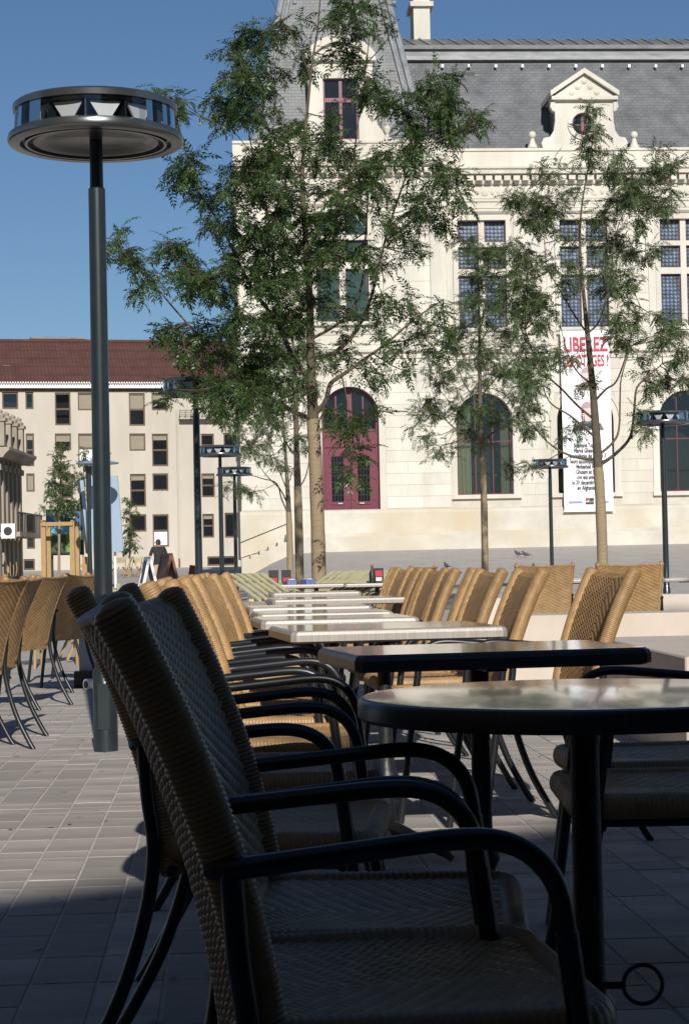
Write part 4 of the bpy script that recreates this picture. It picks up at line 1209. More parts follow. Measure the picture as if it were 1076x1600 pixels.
def make_tree(name, label, cat, d, trunk, limbs, clumps, leafmat, seed, wrap_y, spread=1.2, leafL=.19, pairs=5, dens=1.0, group=None, lw=.019, ll=.060):
    q = random.Random(seed); rg = np.random.default_rng(seed)
    base = at(trunk[0][0], trunk[0][1], d); base.z = Zg(base.x, d)
    t = thing(name, label, cat, base, q.uniform(0, 0), group)
    s = FPX/d
    P = lambda px, py, dd=0.: at(px, py, d+dd) - base
    # trunk: wrapped lower part, bark above
    tp = [(P(x, y), r) for x, y, r in trunk]
    tp[0] = (Vector((tp[0][0].x, tp[0][0].y, -.03)), tp[0][1])
    sp = smooth_path(tp, 5)
    ypx = [y for x, y, r in trunk]
    nlow = 0
    zw = P(trunk[0][0], wrap_y).z
    low = [k for k in sp if k[0].z <= zw+1e-6]; hi = [k for k in sp if k[0].z > zw]
    if not low: low = sp[:2]
    if hi: low.append(hi[0])
    tr = MB().tube([k[0] for k in low], [k[1]*1.06+.002*((i*7)%3) for i, k in enumerate(low)], 12).build('trunk', MAT['bark_wrap'], t, smooth=True)
    if len(hi) > 1: MB().tube([k[0] for k in hi], [k[1] for k in hi], 10).build('leader', MAT['bark'], t, smooth=True)
    nodes = [(sp[i][0], sp[i][1], 0.) for i in range(len(sp)//3, len(sp))]
    for lm in limbs:
        pts, r0, r1, dep = lm
        n = len(pts)
        path = [(P(x, y, dep*(i/(n-1))**.8), r0+(r1-r0)*i/(n-1)) for i, (x, y) in enumerate(pts)]
        sm = smooth_path(path, 4)
        MB().tube([k[0] for k in sm], [k[1] for k in sm], 7).build('limb', MAT['bark'], t, smooth=True)
        nodes += [(k[0], k[1], 0.) for k in sm[2:]]
    NP = np.array([[n_[0].x, n_[0].y, n_[0].z] for n_ in nodes])
    twigs = MB()
    LB, LD = [], []
    clumps = list(clumps) + [(c[0]+q.gauss(0,.75*c[2]), c[1]+q.gauss(0,.7*c[2]), c[2]*.8, .55*(c[3] if len(c) > 3 else 1.)) for c in clumps]
    for c in clumps:
        x, y, r = c[:3]; k = c[3] if len(c) > 3 else 1.
        Rm = r/s*1.25
        p0 = P(x, y)
        dxz = np.hypot(NP[:,0]-p0.x, NP[:,2]-p0.z) + .15*np.abs(NP[:,1])*0 + np.where(NP[:,2] > p0.z+.25, .35, 0)
        j = int(np.argmin(dxz)); nd = nodes[j]
        dep = nd[0].y + q.uniform(-.35, .35)*spread + (q.uniform(-.8, .8)*spread if dxz[j] < .35 else 0)
        cpt = P(x, y, dep)
        # twig from the limb out to the clump, with side twigs
        mid = nd[0].lerp(cpt, .55) + Vector((0, 0, -.06*min(1, dxz[j])))
        tw = smooth_path([(nd[0], .010), (mid, .007), (cpt, .004)], 3)
        twigs.tube([k_[0] for k_ in tw], [k_[1] for k_ in tw], 4, cap=False)
        outd = (cpt - nd[0]); outd = outd.normalized() if outd.length > .05 else Vector((q.uniform(-1,1), q.uniform(-1,1), .5)).normalized()
        ns = max(4, int(4+Rm*20))
        for _ in range(ns):
            dv = (outd*.5 + Vector((q.gauss(0,.8), q.gauss(0,.8), q.gauss(.15,.65)))).normalized()
            e0 = cpt - outd*Rm*.4; e1 = cpt + dv*Rm*q.uniform(.45, 1.25)
            twigs.tube([e0, e0.lerp(e1,.5)+Vector((0,0,.02)), e1], [.004,.003,.002], 3, cap=False)
            nl = max(2, int(round(k*dens*q.uniform(5.5, 9.5)*(.6+Rm*1.4))))
            for i in range(nl):
                b = e0.lerp(e1, q.uniform(.2, 1.04))
                ld = (dv*.5 + Vector((q.gauss(0,.8), q.gauss(0,.8), q.gauss(-.2,.5))))
                LB.append(b); LD.append(ld)
    if twigs.v: tag(twigs.build('twigs', MAT['bark'], t), kind='stuff')
    LB = np.array(LB); LD = np.array(LD)
    n = len(LB)
    T = leaf_template(pairs, leafL, lw, ll)
    Fm = frames(LD, rg.normal(0, .45, (n, 3)))
    sc2 = rg.uniform(.55, 1.2, (n,1,1))
    V = np.einsum('nij,vj->nvi', Fm, T)*sc2 + LB[:,None,:]
    nv = len(T)
    F = (np.arange(0, n*nv, 4)[:,None] + np.arange(4)[None,:])
    V = V + rg.normal(0, .004, V.shape)
    me = np_mesh('crown', V.reshape(-1,3), F, leafmat)
    tag(put('crown', me, t), kind='stuff')
    return t

T1_trunk = [(500,1000,.088),(497,850,.082),(493,730,.078),(489,655,.072),(487,600,.058),(485,540,.052),(484,470,.045),(478,380,.036),(472,290,.030),(476,220,.022),(486,110,.016),(496,45,.011),(502,-30,.006)]
T1_limbs = [([(489,655),(465,646),(440,632),(410,620),(380,608),(345,602)],.034,.010,-.5),
 ([(487,592),(462,566),(446,532),(430,500),(414,478),(393,448),(378,420),(366,396),(345,352),(318,312),(305,285)],.036,.008,.6),
 ([(446,532),(436,480),(428,420),(420,350),(405,290),(395,240),(385,180),(382,120)],.020,.005,-.9),
 ([(490,648),(508,628),(516,600),(534,586),(562,566),(604,536),(645,500),(692,468)],.038,.007,-.4),
 ([(487,560),(518,553),(548,528),(574,482),(590,420),(608,352),(628,292),(645,240),(668,170)],.030,.006,.8),
 ([(486,530),(538,498),(564,450),(570,380),(574,310),(568,250)],.020,.006,-1.0),
 ([(474,290),(455,242),(438,190),(424,150)],.014,.004,.7),
 ([(484,118),(462,66),(440,30),(424,0)],.009,.004,-.3),
 ([(496,50),(530,35),(560,25)],.007,.003,.4),
 ([(450,640),(402,610),(358,572),(312,526),(272,482),(242,446),(214,418),(195,396)],.020,.004,.3),
 ([(430,500),(392,500),(356,506),(320,512),(285,516)],.012,.004,-.8),
 ([(378,420),(350,424),(318,432),(290,418),(268,388)],.010,.003,-.5),
 ([(473,300),(430,262),(392,236),(362,200)],.013,.004,-.6),
 ([(478,370),(520,330),(548,285),(556,215),(566,150),(572,100)],.016,.004,.9),
 ([(608,352),(650,322),(690,300),(712,285)],.010,.004,-.7),
 ([(645,240),(680,222),(715,205),(752,188)],.009,.003,.4),
 ([(604,536),(650,530),(695,520)],.009,.003,.8),
 ([(534,586),(545,640),(552,690),(548,740)],.007,.003,-1.1)]
T1_cl = [(192,392,26),(212,412,18,.7),(217,451,20,.6),(242,446,14,.5),(283,272,26),(300,250,20,.8),(262,150,20,.8),(275,175,14,.6),(310,300,16,.6),(337,353,26),(360,345,22),(264,382,24),(285,400,20),(296,422,26),(312,451,26),(345,420,22),(352,455,22),(277,514,28),(310,520,24),(350,514,26),(318,560,26),(290,556,22,.8),(270,622,16,.5),(365,500,22),(365,606,26,.8),(381,577,28),(400,546,28),(381,634,24,.7),(345,596,18,.6),(350,640,18,.5),
 (383,62,26),(410,55,22,.8),(454,43,18,.7),(378,100,28),(383,130,26),(418,144,26),(365,165,20),(352,185,16,.7),(340,160,16,.6),(400,175,22),(469,105,20,.8),(430,110,18,.7),(563,15,28),(535,10,22),(578,47,20,.8),(545,50,20,.7),(540,86,24),(570,113,24),(594,152,22),(560,150,20,.8),(649,156,24),(672,133,22),(640,185,22),(695,160,22),(711,120,14,.7),(703,208,26),(745,188,20,.8),(680,190,22),(649,222,26),(633,250,24),(508,215,24),(532,234,22),(497,250,22),(440,205,22,.8),(470,190,18,.6),
 (399,250,26),(425,240,24),(438,273,26),(400,293,28),(375,270,24),(370,310,24),(547,281,24),(575,262,20),(600,240,18,.7),(703,281,20,.8),(713,304,18,.7),(690,258,20,.8),
 (430,335,28),(400,355,28),(440,390,28),(480,340,26),(520,360,26),(460,430,28),(420,440,26),(500,430,26),(540,325,24),(590,300,22,.8),(600,350,24,.8),(645,330,24,.8),(670,318,22,.8),(690,350,18,.6),(640,385,20,.6),(600,415,22,.7),(570,395,22,.7),(540,400,22,.6),(440,480,28),(410,505,26),(470,500,26),(520,480,22,.6),(385,390,24),(390,440,24),(480,470,22),(505,300,20,.7),(455,305,22),(470,380,26),(500,390,24),(430,410,24),
 (560,510,20,.5),(600,480,22,.6),(640,470,18,.5),(430,560,26),(460,585,22,.6),(410,590,24),(540,555,20,.6),(590,520,22,.6),(570,590,20,.5),(620,560,22,.6),(655,520,24,.6),(680,545,20,.5),(700,520,16,.4),(600,590,18,.4),(520,650,18,.5),(545,665,20,.6),(555,700,18,.5),(545,740,18,.4),(575,650,16,.4),(510,560,18,.5),(440,620,22,.7),(690,480,14,.4)]
make_tree('ash_tree', 'tall ash tree with open feathery crown and wrapped trunk left of the door', 'tree', 24, T1_trunk, T1_limbs, T1_cl, MAT['leaf'], 21, 660, group='ash trees on the square')

T2_trunk = [(943,950,.092),(938,800,.085),(933,715,.078),(928,640,.066),(923,580,.055),(917,520,.045),(912,470,.034),(906,400,.024),(906,345,.018),(913,290,.013),(921,250,.010),(926,205,.007),(926,160,.004)]
T2_limbs = [([(940,724),(962,708),(984,682),(990,640),(994,606),(1012,588),(1034,568)],.034,.009,-.6),
 ([(938,708),(956,692),(966,672),(968,625),(970,590),(985,540)],.026,.008,.8),
 ([(930,625),(946,608),(962,596),(976,560),(986,520),(1000,480)],.022,.007,-.9),
 ([(934,718),(905,716),(877,706),(852,688),(832,664)],.028,.008,.5),
 ([(930,684),(905,662),(888,648),(862,632),(850,612),(838,574)],.024,.006,-.8),
 ([(926,654),(902,634),(877,608),(855,588),(840,566),(828,540),(820,515)],.024,.006,.9),
 ([(925,600),(905,585),(890,562),(880,530),(874,505)],.018,.006,-.6),
 ([(916,520),(898,494),(880,464),(866,440),(854,418),(850,380),(848,350)],.018,.005,.6),
 ([(918,520),(934,504),(946,468),(954,420),(960,372),(972,335),(990,300)],.018,.005,-.7),
 ([(960,372),(985,400),(1015,395)],.008,.003,.5),
 ([(990,300),(1020,285),(1045,268)],.008,.003,-.4),
 ([(848,360),(830,335),(810,316)],.008,.003,.4)]
T2_cl = [(808,315,18),(830,310,16,.8),(848,318,20),(868,322,18),(845,262,16,.5),(872,262,14,.4),(890,300,14,.4),(907,248,14,.6),(921,250,12,.5),(926,172,10,.8),(931,195,10,.6),(924,215,12,.7),(919,232,12,.7),(975,243,16,.6),(961,275,18),(990,283,22),(1025,275,22),(1050,262,16,.8),(988,307,22),(1015,312,22),(1036,323,18,.7),(961,318,20),(940,345,20),(1001,342,20),(1050,300,14,.6),(827,345,20),(850,350,18),(821,395,20),(816,440,22),(820,470,24),(848,466,22),(836,425,20),(889,372,16,.5),(891,412,18,.6),(925,370,18,.6),(961,372,22),(985,392,22),(1014,392,18,.7),(950,420,20),(983,432,20),(950,452,18),(894,460,14,.4),(967,490,18,.7),(993,506,20,.7),(1025,493,20,.8),(1050,520,20,.8),(961,528,18,.6),(832,506,22),(812,500,18),(880,440,16,.4),(860,490,16,.5),
 (973,537,18,.7),(1033,537,20),(1060,556,20),(1010,605,18,.7),(1033,596,18,.8),(1003,649,16,.5),(1008,668,14,.4),(806,574,20),(832,590,20),(817,641,18,.7),(836,672,16,.6),(897,665,18,.6),(915,605,14,.5),(893,562,16,.5),(870,560,14,.4),(850,560,18,.7),(828,727,12,.4),(1070,590,16,.6),(1000,560,16,.6)]
make_tree('ash_tree', 'ash tree with spreading limbs standing in front of the hanging banner', 'tree', 33.5, T2_trunk, T2_limbs, T2_cl, MAT['leaf2'], 22, 735, group='ash trees on the square')

T3_trunk = [(758,948,.075),(756,800,.068),(753,715,.060),(750,650,.05),(749,580,.04),(748,500,.028),(746,430,.018),(745,370,.010)]
T3_limbs = [([(752,700),(730,682),(705,665),(685,640),(672,600)],.022,.006,.6),([(752,690),(775,672),(800,655),(818,625),(826,590)],.022,.006,-.6),
 ([(750,630),(725,600),(712,560),(705,530)],.018,.005,-.8),([(750,620),(775,590),(795,560),(820,545)],.018,.005,.8),([(748,540),(770,500),(790,470),(812,450)],.014,.004,.5),([(748,520),(735,480),(728,440),(730,400)],.012,.004,-.5),([(747,470),(770,430),(780,395),(800,382)],.010,.003,.3),([(685,640),(668,650),(655,655)],.006,.003,.2)]
T3_cl = [(739,397,22),(760,395,18),(774,400,20),(728,380,18),(800,384,18,.8),(815,402,18,.8),(740,430,20),(765,430,20),(747,470,24),(774,480,24),(800,478,22),(825,456,20,.8),(790,445,20),(730,470,18,.8),(760,510,22),(739,540,22),(710,540,20),(774,545,22),(812,553,22),(840,545,18,.8),(790,520,20),(720,510,18,.7),(672,575,18,.6),(684,600,20,.8),(667,626,20),(653,650,16,.7),(686,650,20),(672,682,18,.7),(682,714,14,.5),(715,635,20),(747,599,22),(747,639,22),(780,585,20),(823,599,20),(828,639,18,.8),(800,620,18,.8),(815,672,16,.6),(774,660,20),(734,670,20),(755,690,18,.8),(792,728,12,.4),(700,580,18,.8),(720,570,18,.7),(760,560,20)]
make_tree('ash_tree', 'small ash tree with rounded crown before the arched window right of the door', 'tree', 42, T3_trunk, T3_limbs, T3_cl, MAT['leaf2'], 23, 715, group='ash trees on the square', dens=.8)

T4_trunk = [(469,962,.078),(467,840,.072),(465,760,.066),(463,690,.05),(462,620,.04),(459,560,.03),(455,500,.016)]
T4_limbs = [([(465,765),(476,748),(482,725),(486,690)],.016,.006,.5),([(464,715),(446,690),(432,650),(424,610)],.018,.006,-.6),([(463,680),(478,640),(486,600),(488,560)],.014,.005,.7),([(462,640),(440,600),(425,560),(415,520)],.014,.005,.5),([(463,660),(450,600),(446,560)],.012,.004,-.8)]
T4_cl = [(440,560,18),(420,600,20,.8),(460,600,18,.7),(400,580,18,.8),(470,540,18),(430,640,18,.7),(460,650,16,.6),(412,650,18,.7),(450,690,16,.5),(430,500,18),(485,600,16,.6),(486,560,16,.6),(425,540,18),(415,620,16,.7),(486,690,10,.4)]
make_tree('ash_tree', 'slim ash tree directly behind the tall ash, between its trunk and the lamps', 'tree', 35, T4_trunk, T4_limbs, T4_cl, MAT['leaf2'], 24, 765, group='ash trees on the square', dens=1.1)

T5_trunk = [(454,938,.075),(453,860,.07),(451,800,.062),(449,760,.05),(446,710,.035),(442,650,.02),(438,600,.01)]
T5_limbs = [([(451,805),(440,780),(432,755),(410,748),(390,742),(372,742)],.02,.005,-.4),([(450,790),(438,765),(418,745),(400,720),(385,690)],.02,.005,.7),([(450,770),(434,730),(420,690),(400,650)],.016,.005,-.8),([(449,760),(462,720),(470,680)],.012,.005,.6),([(432,755),(412,765),(392,770)],.008,.003,.3),([(449,750),(444,700),(425,660),(412,620)],.012,.004,.9)]
T5_cl = [(352,590,18,.7),(370,630,18,.7),(348,655,18,.7),(390,620,18,.7),(400,690,18,.7),(420,715,16,.6),(440,738,14,.5),(372,762,14,.6),(392,772,12,.5),(410,640,18,.7),(362,560,16,.7),(385,700,16,.6),(430,660,16,.6),(345,620,14,.6),(415,670,16,.6),(370,672,14,.5)]
make_tree('ash_tree', 'most distant ash tree with a low forked trunk near the town hall corner', 'tree', 45, T5_trunk, T5_limbs, T5_cl, MAT['leaf2'], 25, 800, group='ash trees on the square', dens=1.1)

Y1 = [(92,890,.05),(93,830,.045),(94,790,.035),(95,740,.02),(96,700,.01)]
make_tree('young_tree', 'young leafy pear tree tied inside the timber stake frame', 'tree', 72.4, Y1, [([(94,800),(85,770),(80,745)],.014,.006,.4),([(94,790),(106,760),(110,730)],.014,.006,-.4)],
 [(95,697,9),(91,712,11),(99,725,11),(88,738,12),(100,745,12),(82,755,12),(95,762,13),(108,765,11),(78,772,11),(90,780,13),(104,785,12),(116,785,9),(98,800,12),(86,798,10),(110,800,9),(90,725,10),(104,810,8)], MAT['leaf3'], 31, 800, spread=.8, leafL=.16, pairs=3, lw=.045, ll=.08, dens=.45, group='young trees on the left')
make_tree('young_tree', 'thin pale young tree behind the poster panel', 'tree', 84, [(130,892,.04),(130,800,.03),(131,740,.018),(131,705,.008)], [([(130,780),(140,750),(148,725)],.01,.004,.3)],
 [(131,706,8,.6),(126,722,8,.6),(137,730,9,.6),(128,745,10,.7),(138,755,10,.6),(148,718,10,.8),(155,712,9,.7),(145,735,9,.6),(130,770,9,.6),(122,760,8,.6)], MAT['leaf3'], 32, 790, spread=.8, leafL=.16, pairs=3, lw=.045, ll=.08, dens=.4, group='young trees on the left')
make_tree('young_tree', 'small young tree right of the blue-grey panels against the apartment block', 'tree', 95, [(203,893,.04),(203,850,.03),(203,800,.015),(203,782,.006)], [([(203,860),(210,840),(211,825)],.01,.004,.3)],
 [(203,786,7),(200,800,8),(206,810,8),(200,825,9),(207,835,9),(201,848,9),(209,855,8),(199,862,7)], MAT['leaf3'], 33, 870, spread=.7, leafL=.18, pairs=3, lw=.05, ll=.09, dens=.45, group='young trees on the left')

# ------------------------------------------------------------------ woven armchairs
HB = .925
def xb(z):                                   # line of the backrest, leaning back towards the top
    t = (z-.40)/(HB-.40)
    return -.112 - .050*t - .115*t*t
def hwid(z): return .222 + .026*(z-.40)/(HB-.40)
def weave(u, v, pu, pv, n_half):
    # chevron ridges broken into beads where the strands cross the stakes
    a = np.abs(np.sin(np.pi*(v - np.abs(u)*.55)/pv))**.65
    b = np.abs(np.sin(np.pi*u/pu + .5*np.pi*np.floor((v - np.abs(u)*.55)/pv)))
    return a*(.30+.70*b**.6)

def back_panel_mesh():
    zs = np.linspace(.405, HB-.020, 190)
    th = .011
    # loop: front bottom -> front top -> over -> rear top -> rear bottom
    zz, xx, nz, nx_, ss = [], [], [], [], []
    s = 0
    for i, z in enumerate(zs):
        zz.append(z); xx.append(xb(z)+th); nx_.append(1.); nz.append(.25); ss.append(z)
    for k in range(1, 6):
        a = math.pi*k/6
        zz.append(HB-.020+.012*math.sin(a)); xx.append(xb(HB)+th*math.cos(a)); nx_.append(math.cos(a)); nz.append(math.sin(a)); ss.append(HB+.004*k)
    for z in zs[::-1]:
        zz.append(z); xx.append(xb(z)-th); nx_.append(-1.); nz.append(-.25); ss.append(z)
    zz, xx, nx_, nz, ss = map(np.array, (zz, xx, nx_, nz, ss))
    nu = 150
    t = np.linspace(-1, 1, nu)
    T, I = np.meshgrid(t, np.arange(len(zz)), indexing='ij')
    w = np.array([hwid(z) for z in zz])-.004
    Yc = T*w[I]
    u = Yc + .0001
    h = weave(u, ss[I], .026, .0135, 9)
    A = .0068
    dip = -.020*(1-T**2) - .006*(zz[I] > HB-.03)*(1-T**2)*0
    top = -.010*(1-T**2)*np.clip((zz[I]-.8)/.12, 0, 1)
    X = xx[I] + dip + nx_[I]*A*h
    Z = zz[I] + top + nz[I]*A*h*.3
    V = np.stack([X, Yc, Z], -1).reshape(-1, 3)
    return np_mesh('back_panel', V, grid_faces(nu, len(zz)), MAT['rattan'], True)

def roll_mesh(path, rx, ry, nseg, pitch, amp, name, closed=False, ups=None):
    """a wrapped roll along path: ribs across its length"""
    path = np.array(path); n = len(path)
    d = np.roll(path, -1, 0)-np.roll(path, 1, 0) if closed else np.gradient(path, axis=0)
    d /= np.linalg.norm(d, axis=1, keepdims=True)
    seg = np.linalg.norm(np.diff(path, axis=0), axis=1)
    s = np.concatenate([[0], np.cumsum(seg)])
    up = ups if ups is not None else np.tile(np.array((0,0,1.)), (n,1))
    a = up - d*np.sum(up*d, axis=1, keepdims=True); a /= np.linalg.norm(a, axis=1, keepdims=True)
    b = np.cross(d, a)
    rib = 1+amp*np.abs(np.sin(np.pi*s/pitch))
    w = np.linspace(0, 2*np.pi, nseg, endpoint=False)
    V = path[:,None,:] + (a[:,None,:]*(np.cos(w)*rx)[None,:,None] + b[:,None,:]*(np.sin(w)*ry)[None,:,None])*rib[:,None,None]
    F = []
    I, J = np.meshgrid(np.arange(n if closed else n-1), np.arange(nseg), indexing='ij')
    I2, J2 = (I+1) % n, (J+1) % nseg
    F = np.stack([I*nseg+J, I*nseg+J2, I2*nseg+J2, I2*nseg+J], -1).reshape(-1, 4)
    V = V.reshape(-1, 3)
    return np_mesh(name, V, F, MAT['rattan'], True)

def side_roll(s):
    zz = np.linspace(.395, HB+.004, 340)
    P = [(xb(z)+.007, s*hwid(z), z) for z in zz]
    # rounded ends
    me_path = P
    ups = np.tile(np.array((1.,0,.25)), (len(P),1))
    me = roll_mesh(P, .024, .019, 14, .0066, .10, 'side_roll', ups=ups)
    n = len(P); co = np.empty(len(me.vertices)*3, np.float32); me.vertices.foreach_get('co', co); co = co.reshape(n, 14, 3)
    c = np.array(P)
    for i in range(n):
        k = min(i, n-1-i)
        if k < 9:
            f = math.sqrt(max(0.02, 1-((9-k)/9.)**2))
            co[i] = c[i] + (co[i]-c[i])*f
    me.vertices.foreach_set('co', np.ascontiguousarray(co).ravel()); me.update()
    return me

SZ = .468
def seat_z(x, y): return SZ - .012*(1-(y/.24)**2)*(1-((x-.05)/.22)**2) + .01*max(0,(x-.1)/.15)
def seat_mesh():
    nx_, ny = 96, 150
    x = np.linspace(-.125, .255, nx_); y = np.linspace(-.232, .232, ny)
    X, Y = np.meshgrid(x, y, indexing='ij')
    h = weave(Y, X, .026, .0145, 9)
    Z = SZ - .012*(1-(Y/.24)**2)*(1-((X-.05)/.22)**2) + .0040*h
    V = np.stack([X, Y, Z], -1).reshape(-1, 3)
    me = np_mesh('seat', V, grid_faces(nx_, ny), MAT['rattan'], True)
    return me
def seat_roll_mesh():
    hx0, hx1, hy, r = -.125, .262, .236, .045
    pts = []
    def arcp(cx, cy, a0):
        return [(cx+r*math.cos(R(a0+90*k/8)), cy+r*math.sin(R(a0+90*k/8))) for k in range(8)]
    c = arcp(hx1-r, hy-r, 0)+arcp(hx0+r, hy-r, 90)+arcp(hx0+r, -hy+r, 180)+arcp(hx1-r, -hy+r, 270)
    # resample finely
    P = []
    m = len(c)
    for i in range(m):
        a, b = Vector(c[i]), Vector(c[(i+1) % m])
        L = (b-a).length; k = max(1, int(L/.0026))
        for j in range(k):
            p = a.lerp(b, j/k); P.append((p.x, p.y, SZ-.017))
    return roll_mesh(P, .026, .019, 12, .0105, .09, 'seat_roll', closed=True)

def make_chair():
    t = thing('rattan_armchair', 'x', 'chair')
    put('back_panel', back_panel_mesh(), t)
    put('side_roll', side_roll(1), t); put('side_roll', side_roll(-1), t)
    put('seat', seat_mesh(), t); put('seat_roll', seat_roll_mesh(), t)
    r = .0120
    fr = MB()
    fr.tube([(-.11,-.215,SZ-.052),(.24,-.215,SZ-.052)], .011, 8); fr.tube([(-.11,.215,SZ-.052),(.24,.215,SZ-.052)], .011, 8)
    fr.tube([(-.10,-.25,SZ-.058),(-.10,.25,SZ-.058)], .011, 8); fr.tube([(.215,-.25,SZ-.058),(.215,.25,SZ-.058)], .011, 8)
    fr.add([(-.12,-.22,SZ-.03),(.25,-.22,SZ-.03),(.25,.22,SZ-.03),(-.12,.22,SZ-.03)], [(0,1,2,3)])
    fr.build('seat_frame', MAT['frame'], t, smooth=True)
    for s in (-1, 1):
        y = s*.262
        arm = [(-.168,s*.238,.640),(-.155,s*.252,.642),(-.13,y,.645),(-.06,y,.652),(.02,y,.660),(.09,y,.666),(.135,y,.664),(.168,y,.652),(.192,y,.630),(.206,y,.600),(.212,y,.56)]
        arm = [k_[0] for k_ in smooth_path([(Vector(p_), 1) for p_ in arm], 4)]
        MB().tube(arm, r, 12).build('armrest', MAT['frame'], t, smooth=True)
        MB().tube([(.2122,y,.561),(.225,y,.46),(.262,y,.2),(.288,y,.01),(.289,y,0)], r*1.1, 12).build('leg', MAT['frame'], t, smooth=True)
        MB().tube([k_[0] for k_ in smooth_path([(Vector(p_), 1) for p_ in [(-.148,s*.255,.642),(-.142,s*.256,.55),(-.132,s*.255,.45),(-.150,s*.254,.33),(-.200,s*.254,.18),(-.268,s*.255,.05),(-.30,s*.255,0)]], 4)], r*1.1, 12).build('leg', MAT['frame'], t, smooth=True)
    return t
chair0 = make_chair()
CH = [  # x, y, heading, label, group
 (-.012, 2.32, 7, 'nearest dark woven armchair, cut by the bottom edge, seen edge-on', 'L'),
 (-.030, 2.81, -3, 'second woven armchair from the front in the left row, in shade', 'L'),
 (-.21, 3.76, -4, 'third woven armchair in the left row, pushed back, still in shade', 'L'),
 (-.195, 4.76, -1, 'fourth woven armchair in the left row, its back half sunlit', 'L'),
 (-.245, 5.66, -3, 'fifth woven armchair in the left row, first fully sunlit one', 'L'),
 (-.29, 6.42, -4, 'sixth woven armchair from the front in the left row', 'L'),
 (-.32, 7.15, -3, 'seventh woven armchair from the front in the left row', 'L'),
 (-.335, 7.95, -6, 'eighth woven armchair from the front in the left row', 'L'),
 (-.345, 8.75, -8, 'ninth woven armchair, second from the far end of the left row', 'L'),
 (-.40, 9.75, -10, 'last woven armchair at the far end of the left row', 'L'),
 (.735, 4.22, 181, 'shaded woven armchair under the round table, facing left, nearer of two', 'R'),
 (.82, 4.85, 182, 'shaded woven armchair facing left, just behind its twin past the round table', 'R'),
 (.685, 6.78, 188, 'sunlit woven armchair at the right end of the dark table', 'R'),
 (.45, 7.40, 187, 'sunlit armchair facing left, second from the right in the right row', 'R'),
 (.37, 8.33, 185, 'third armchair from the right in the row facing left', 'R'),
 (.33, 9.02, 177, 'fourth armchair from the right in the row facing left, gap beside it', 'R'),
 (.27, 9.75, 184, 'fifth armchair from the right in the row facing left', 'R'),
 (.235, 10.42, 185, 'sixth armchair from the right in the row facing left', 'R'),
 (.19, 11.12, 183, 'seventh armchair from the right in the row facing left', 'R'),
 (.165, 11.85, 184, 'eighth armchair from the right in the row facing left', 'R'),
 (.13, 12.6, 186, 'ninth armchair from the right in the row facing left', 'R'),
 (.08, 13.4, 183, 'farthest armchair of the right row facing left', 'R'),
 (1.74, 17.2, 92, 'armchair with its plain woven back to us, left of two behind the benches', 'B'),
 (2.24, 15.35, 86, 'armchair with its plain woven back to us, right of two behind the benches', 'B'),
 (-2.06, 10.2, 163, 'armchair at the left edge with its back and bowed legs towards us', 'F'),
 (-2.09, 10.95, 166, 'second armchair at the left edge, half behind the first', 'F'),
 (-2.32, 13.5, 163, 'armchair in the middle of the left group, turned away', 'F'),
 (-2.32, 15.3, 160, 'armchair of the left group nearer the lamp post', 'F'),
 (-2.38, 16.6, 164, 'rear armchair of the left group beside the lamp post', 'F'),
 (-3.35, 17.2, 200, 'far armchair behind the left group at the picture edge', 'F'),
 (.52, 18.6, 150, 'far woven armchair beside the yellow folding chairs', 'B')]
GR = {'L':'woven armchairs in the left row', 'R':'woven armchairs facing left', 'B':'woven armchairs behind the benches', 'F':'woven armchairs at the left edge'}
for i, (x, y, a, lab, g) in enumerate(CH):
    o = chair0 if i == 0 else copy_tree(chair0)
    o.location = (x, y, 0.0 if y < 16.1 else Zg(x, y)); o.rotation_euler = (0, 0, R(a)+(0 if i < 5 else math.sin(i*2.3)*R(2.2)))
    tag(o, lab, 'chair', GR[g])

# ------------------------------------------------------------------ tables
TZ = .757
def pedestal(t, ring=False):
    MB().lathe([(.030,.045),(.027,.10),(.024,.2),(.030,.23),(.040,.25),(.040,.275),(.028,.29),(.024,.33),(.0225,.60),(.0225,.66),(.024,.70),(.026,TZ-.037)], 20).build('column', MAT['iron'], t, smooth=True)
    for k in range(4):
        a = R(45+90*k); c, s = math.cos(a), math.sin(a)
        MB().tube([(.01*c,.01*s,.10),(.06*c,.06*s,.085),(.15*c,.15*s,.05),(.235*c,.235*s,.022),(.25*c,.25*s,.012)], [.022,.02,.017,.014,.012], 8).build('foot', MAT['iron'], t, smooth=True)
    MB().box((-.16,-.025,TZ-.050),(.16,.025,TZ-.0365)).box((-.025,-.16,TZ-.0505),(.025,.16,TZ-.0367)).build('bracket', MAT['iron'], t)
    if ring:
        MB().tube([(.050+.030+.030*math.cos(2*math.pi*k/28), -.012, .305+.030*math.sin(2*math.pi*k/28)) for k in range(28)], .0034, 8, closed=True).build('hook_ring', MAT['iron'], t, smooth=True)
        MB().box((.02,-.018,.300),(.052,-.006,.311)).build('hook_lug', MAT['iron'], t)

t = thing('round_table', 'round bistro table with glossy top in the shaded right foreground', 'table', (.366, 3.0, 0), 0, 'bistro tables')
Rr = .352
MB().lathe([(Rr-.03,TZ-.037),(Rr-.006,TZ-.036),(Rr,TZ-.030),(Rr,TZ-.010),(Rr-.004,TZ-.003),(Rr-.010,TZ-.0012)], 96).build('rim', MAT['rim_shaded'], t, smooth=True)
MB().lathe([(Rr-.0095,TZ-.02),(Rr-.0095,TZ-.001),(Rr-.02,TZ),(0,TZ)], 96).build('table_top', MAT['top'], t, smooth=True)
pedestal(t, True)

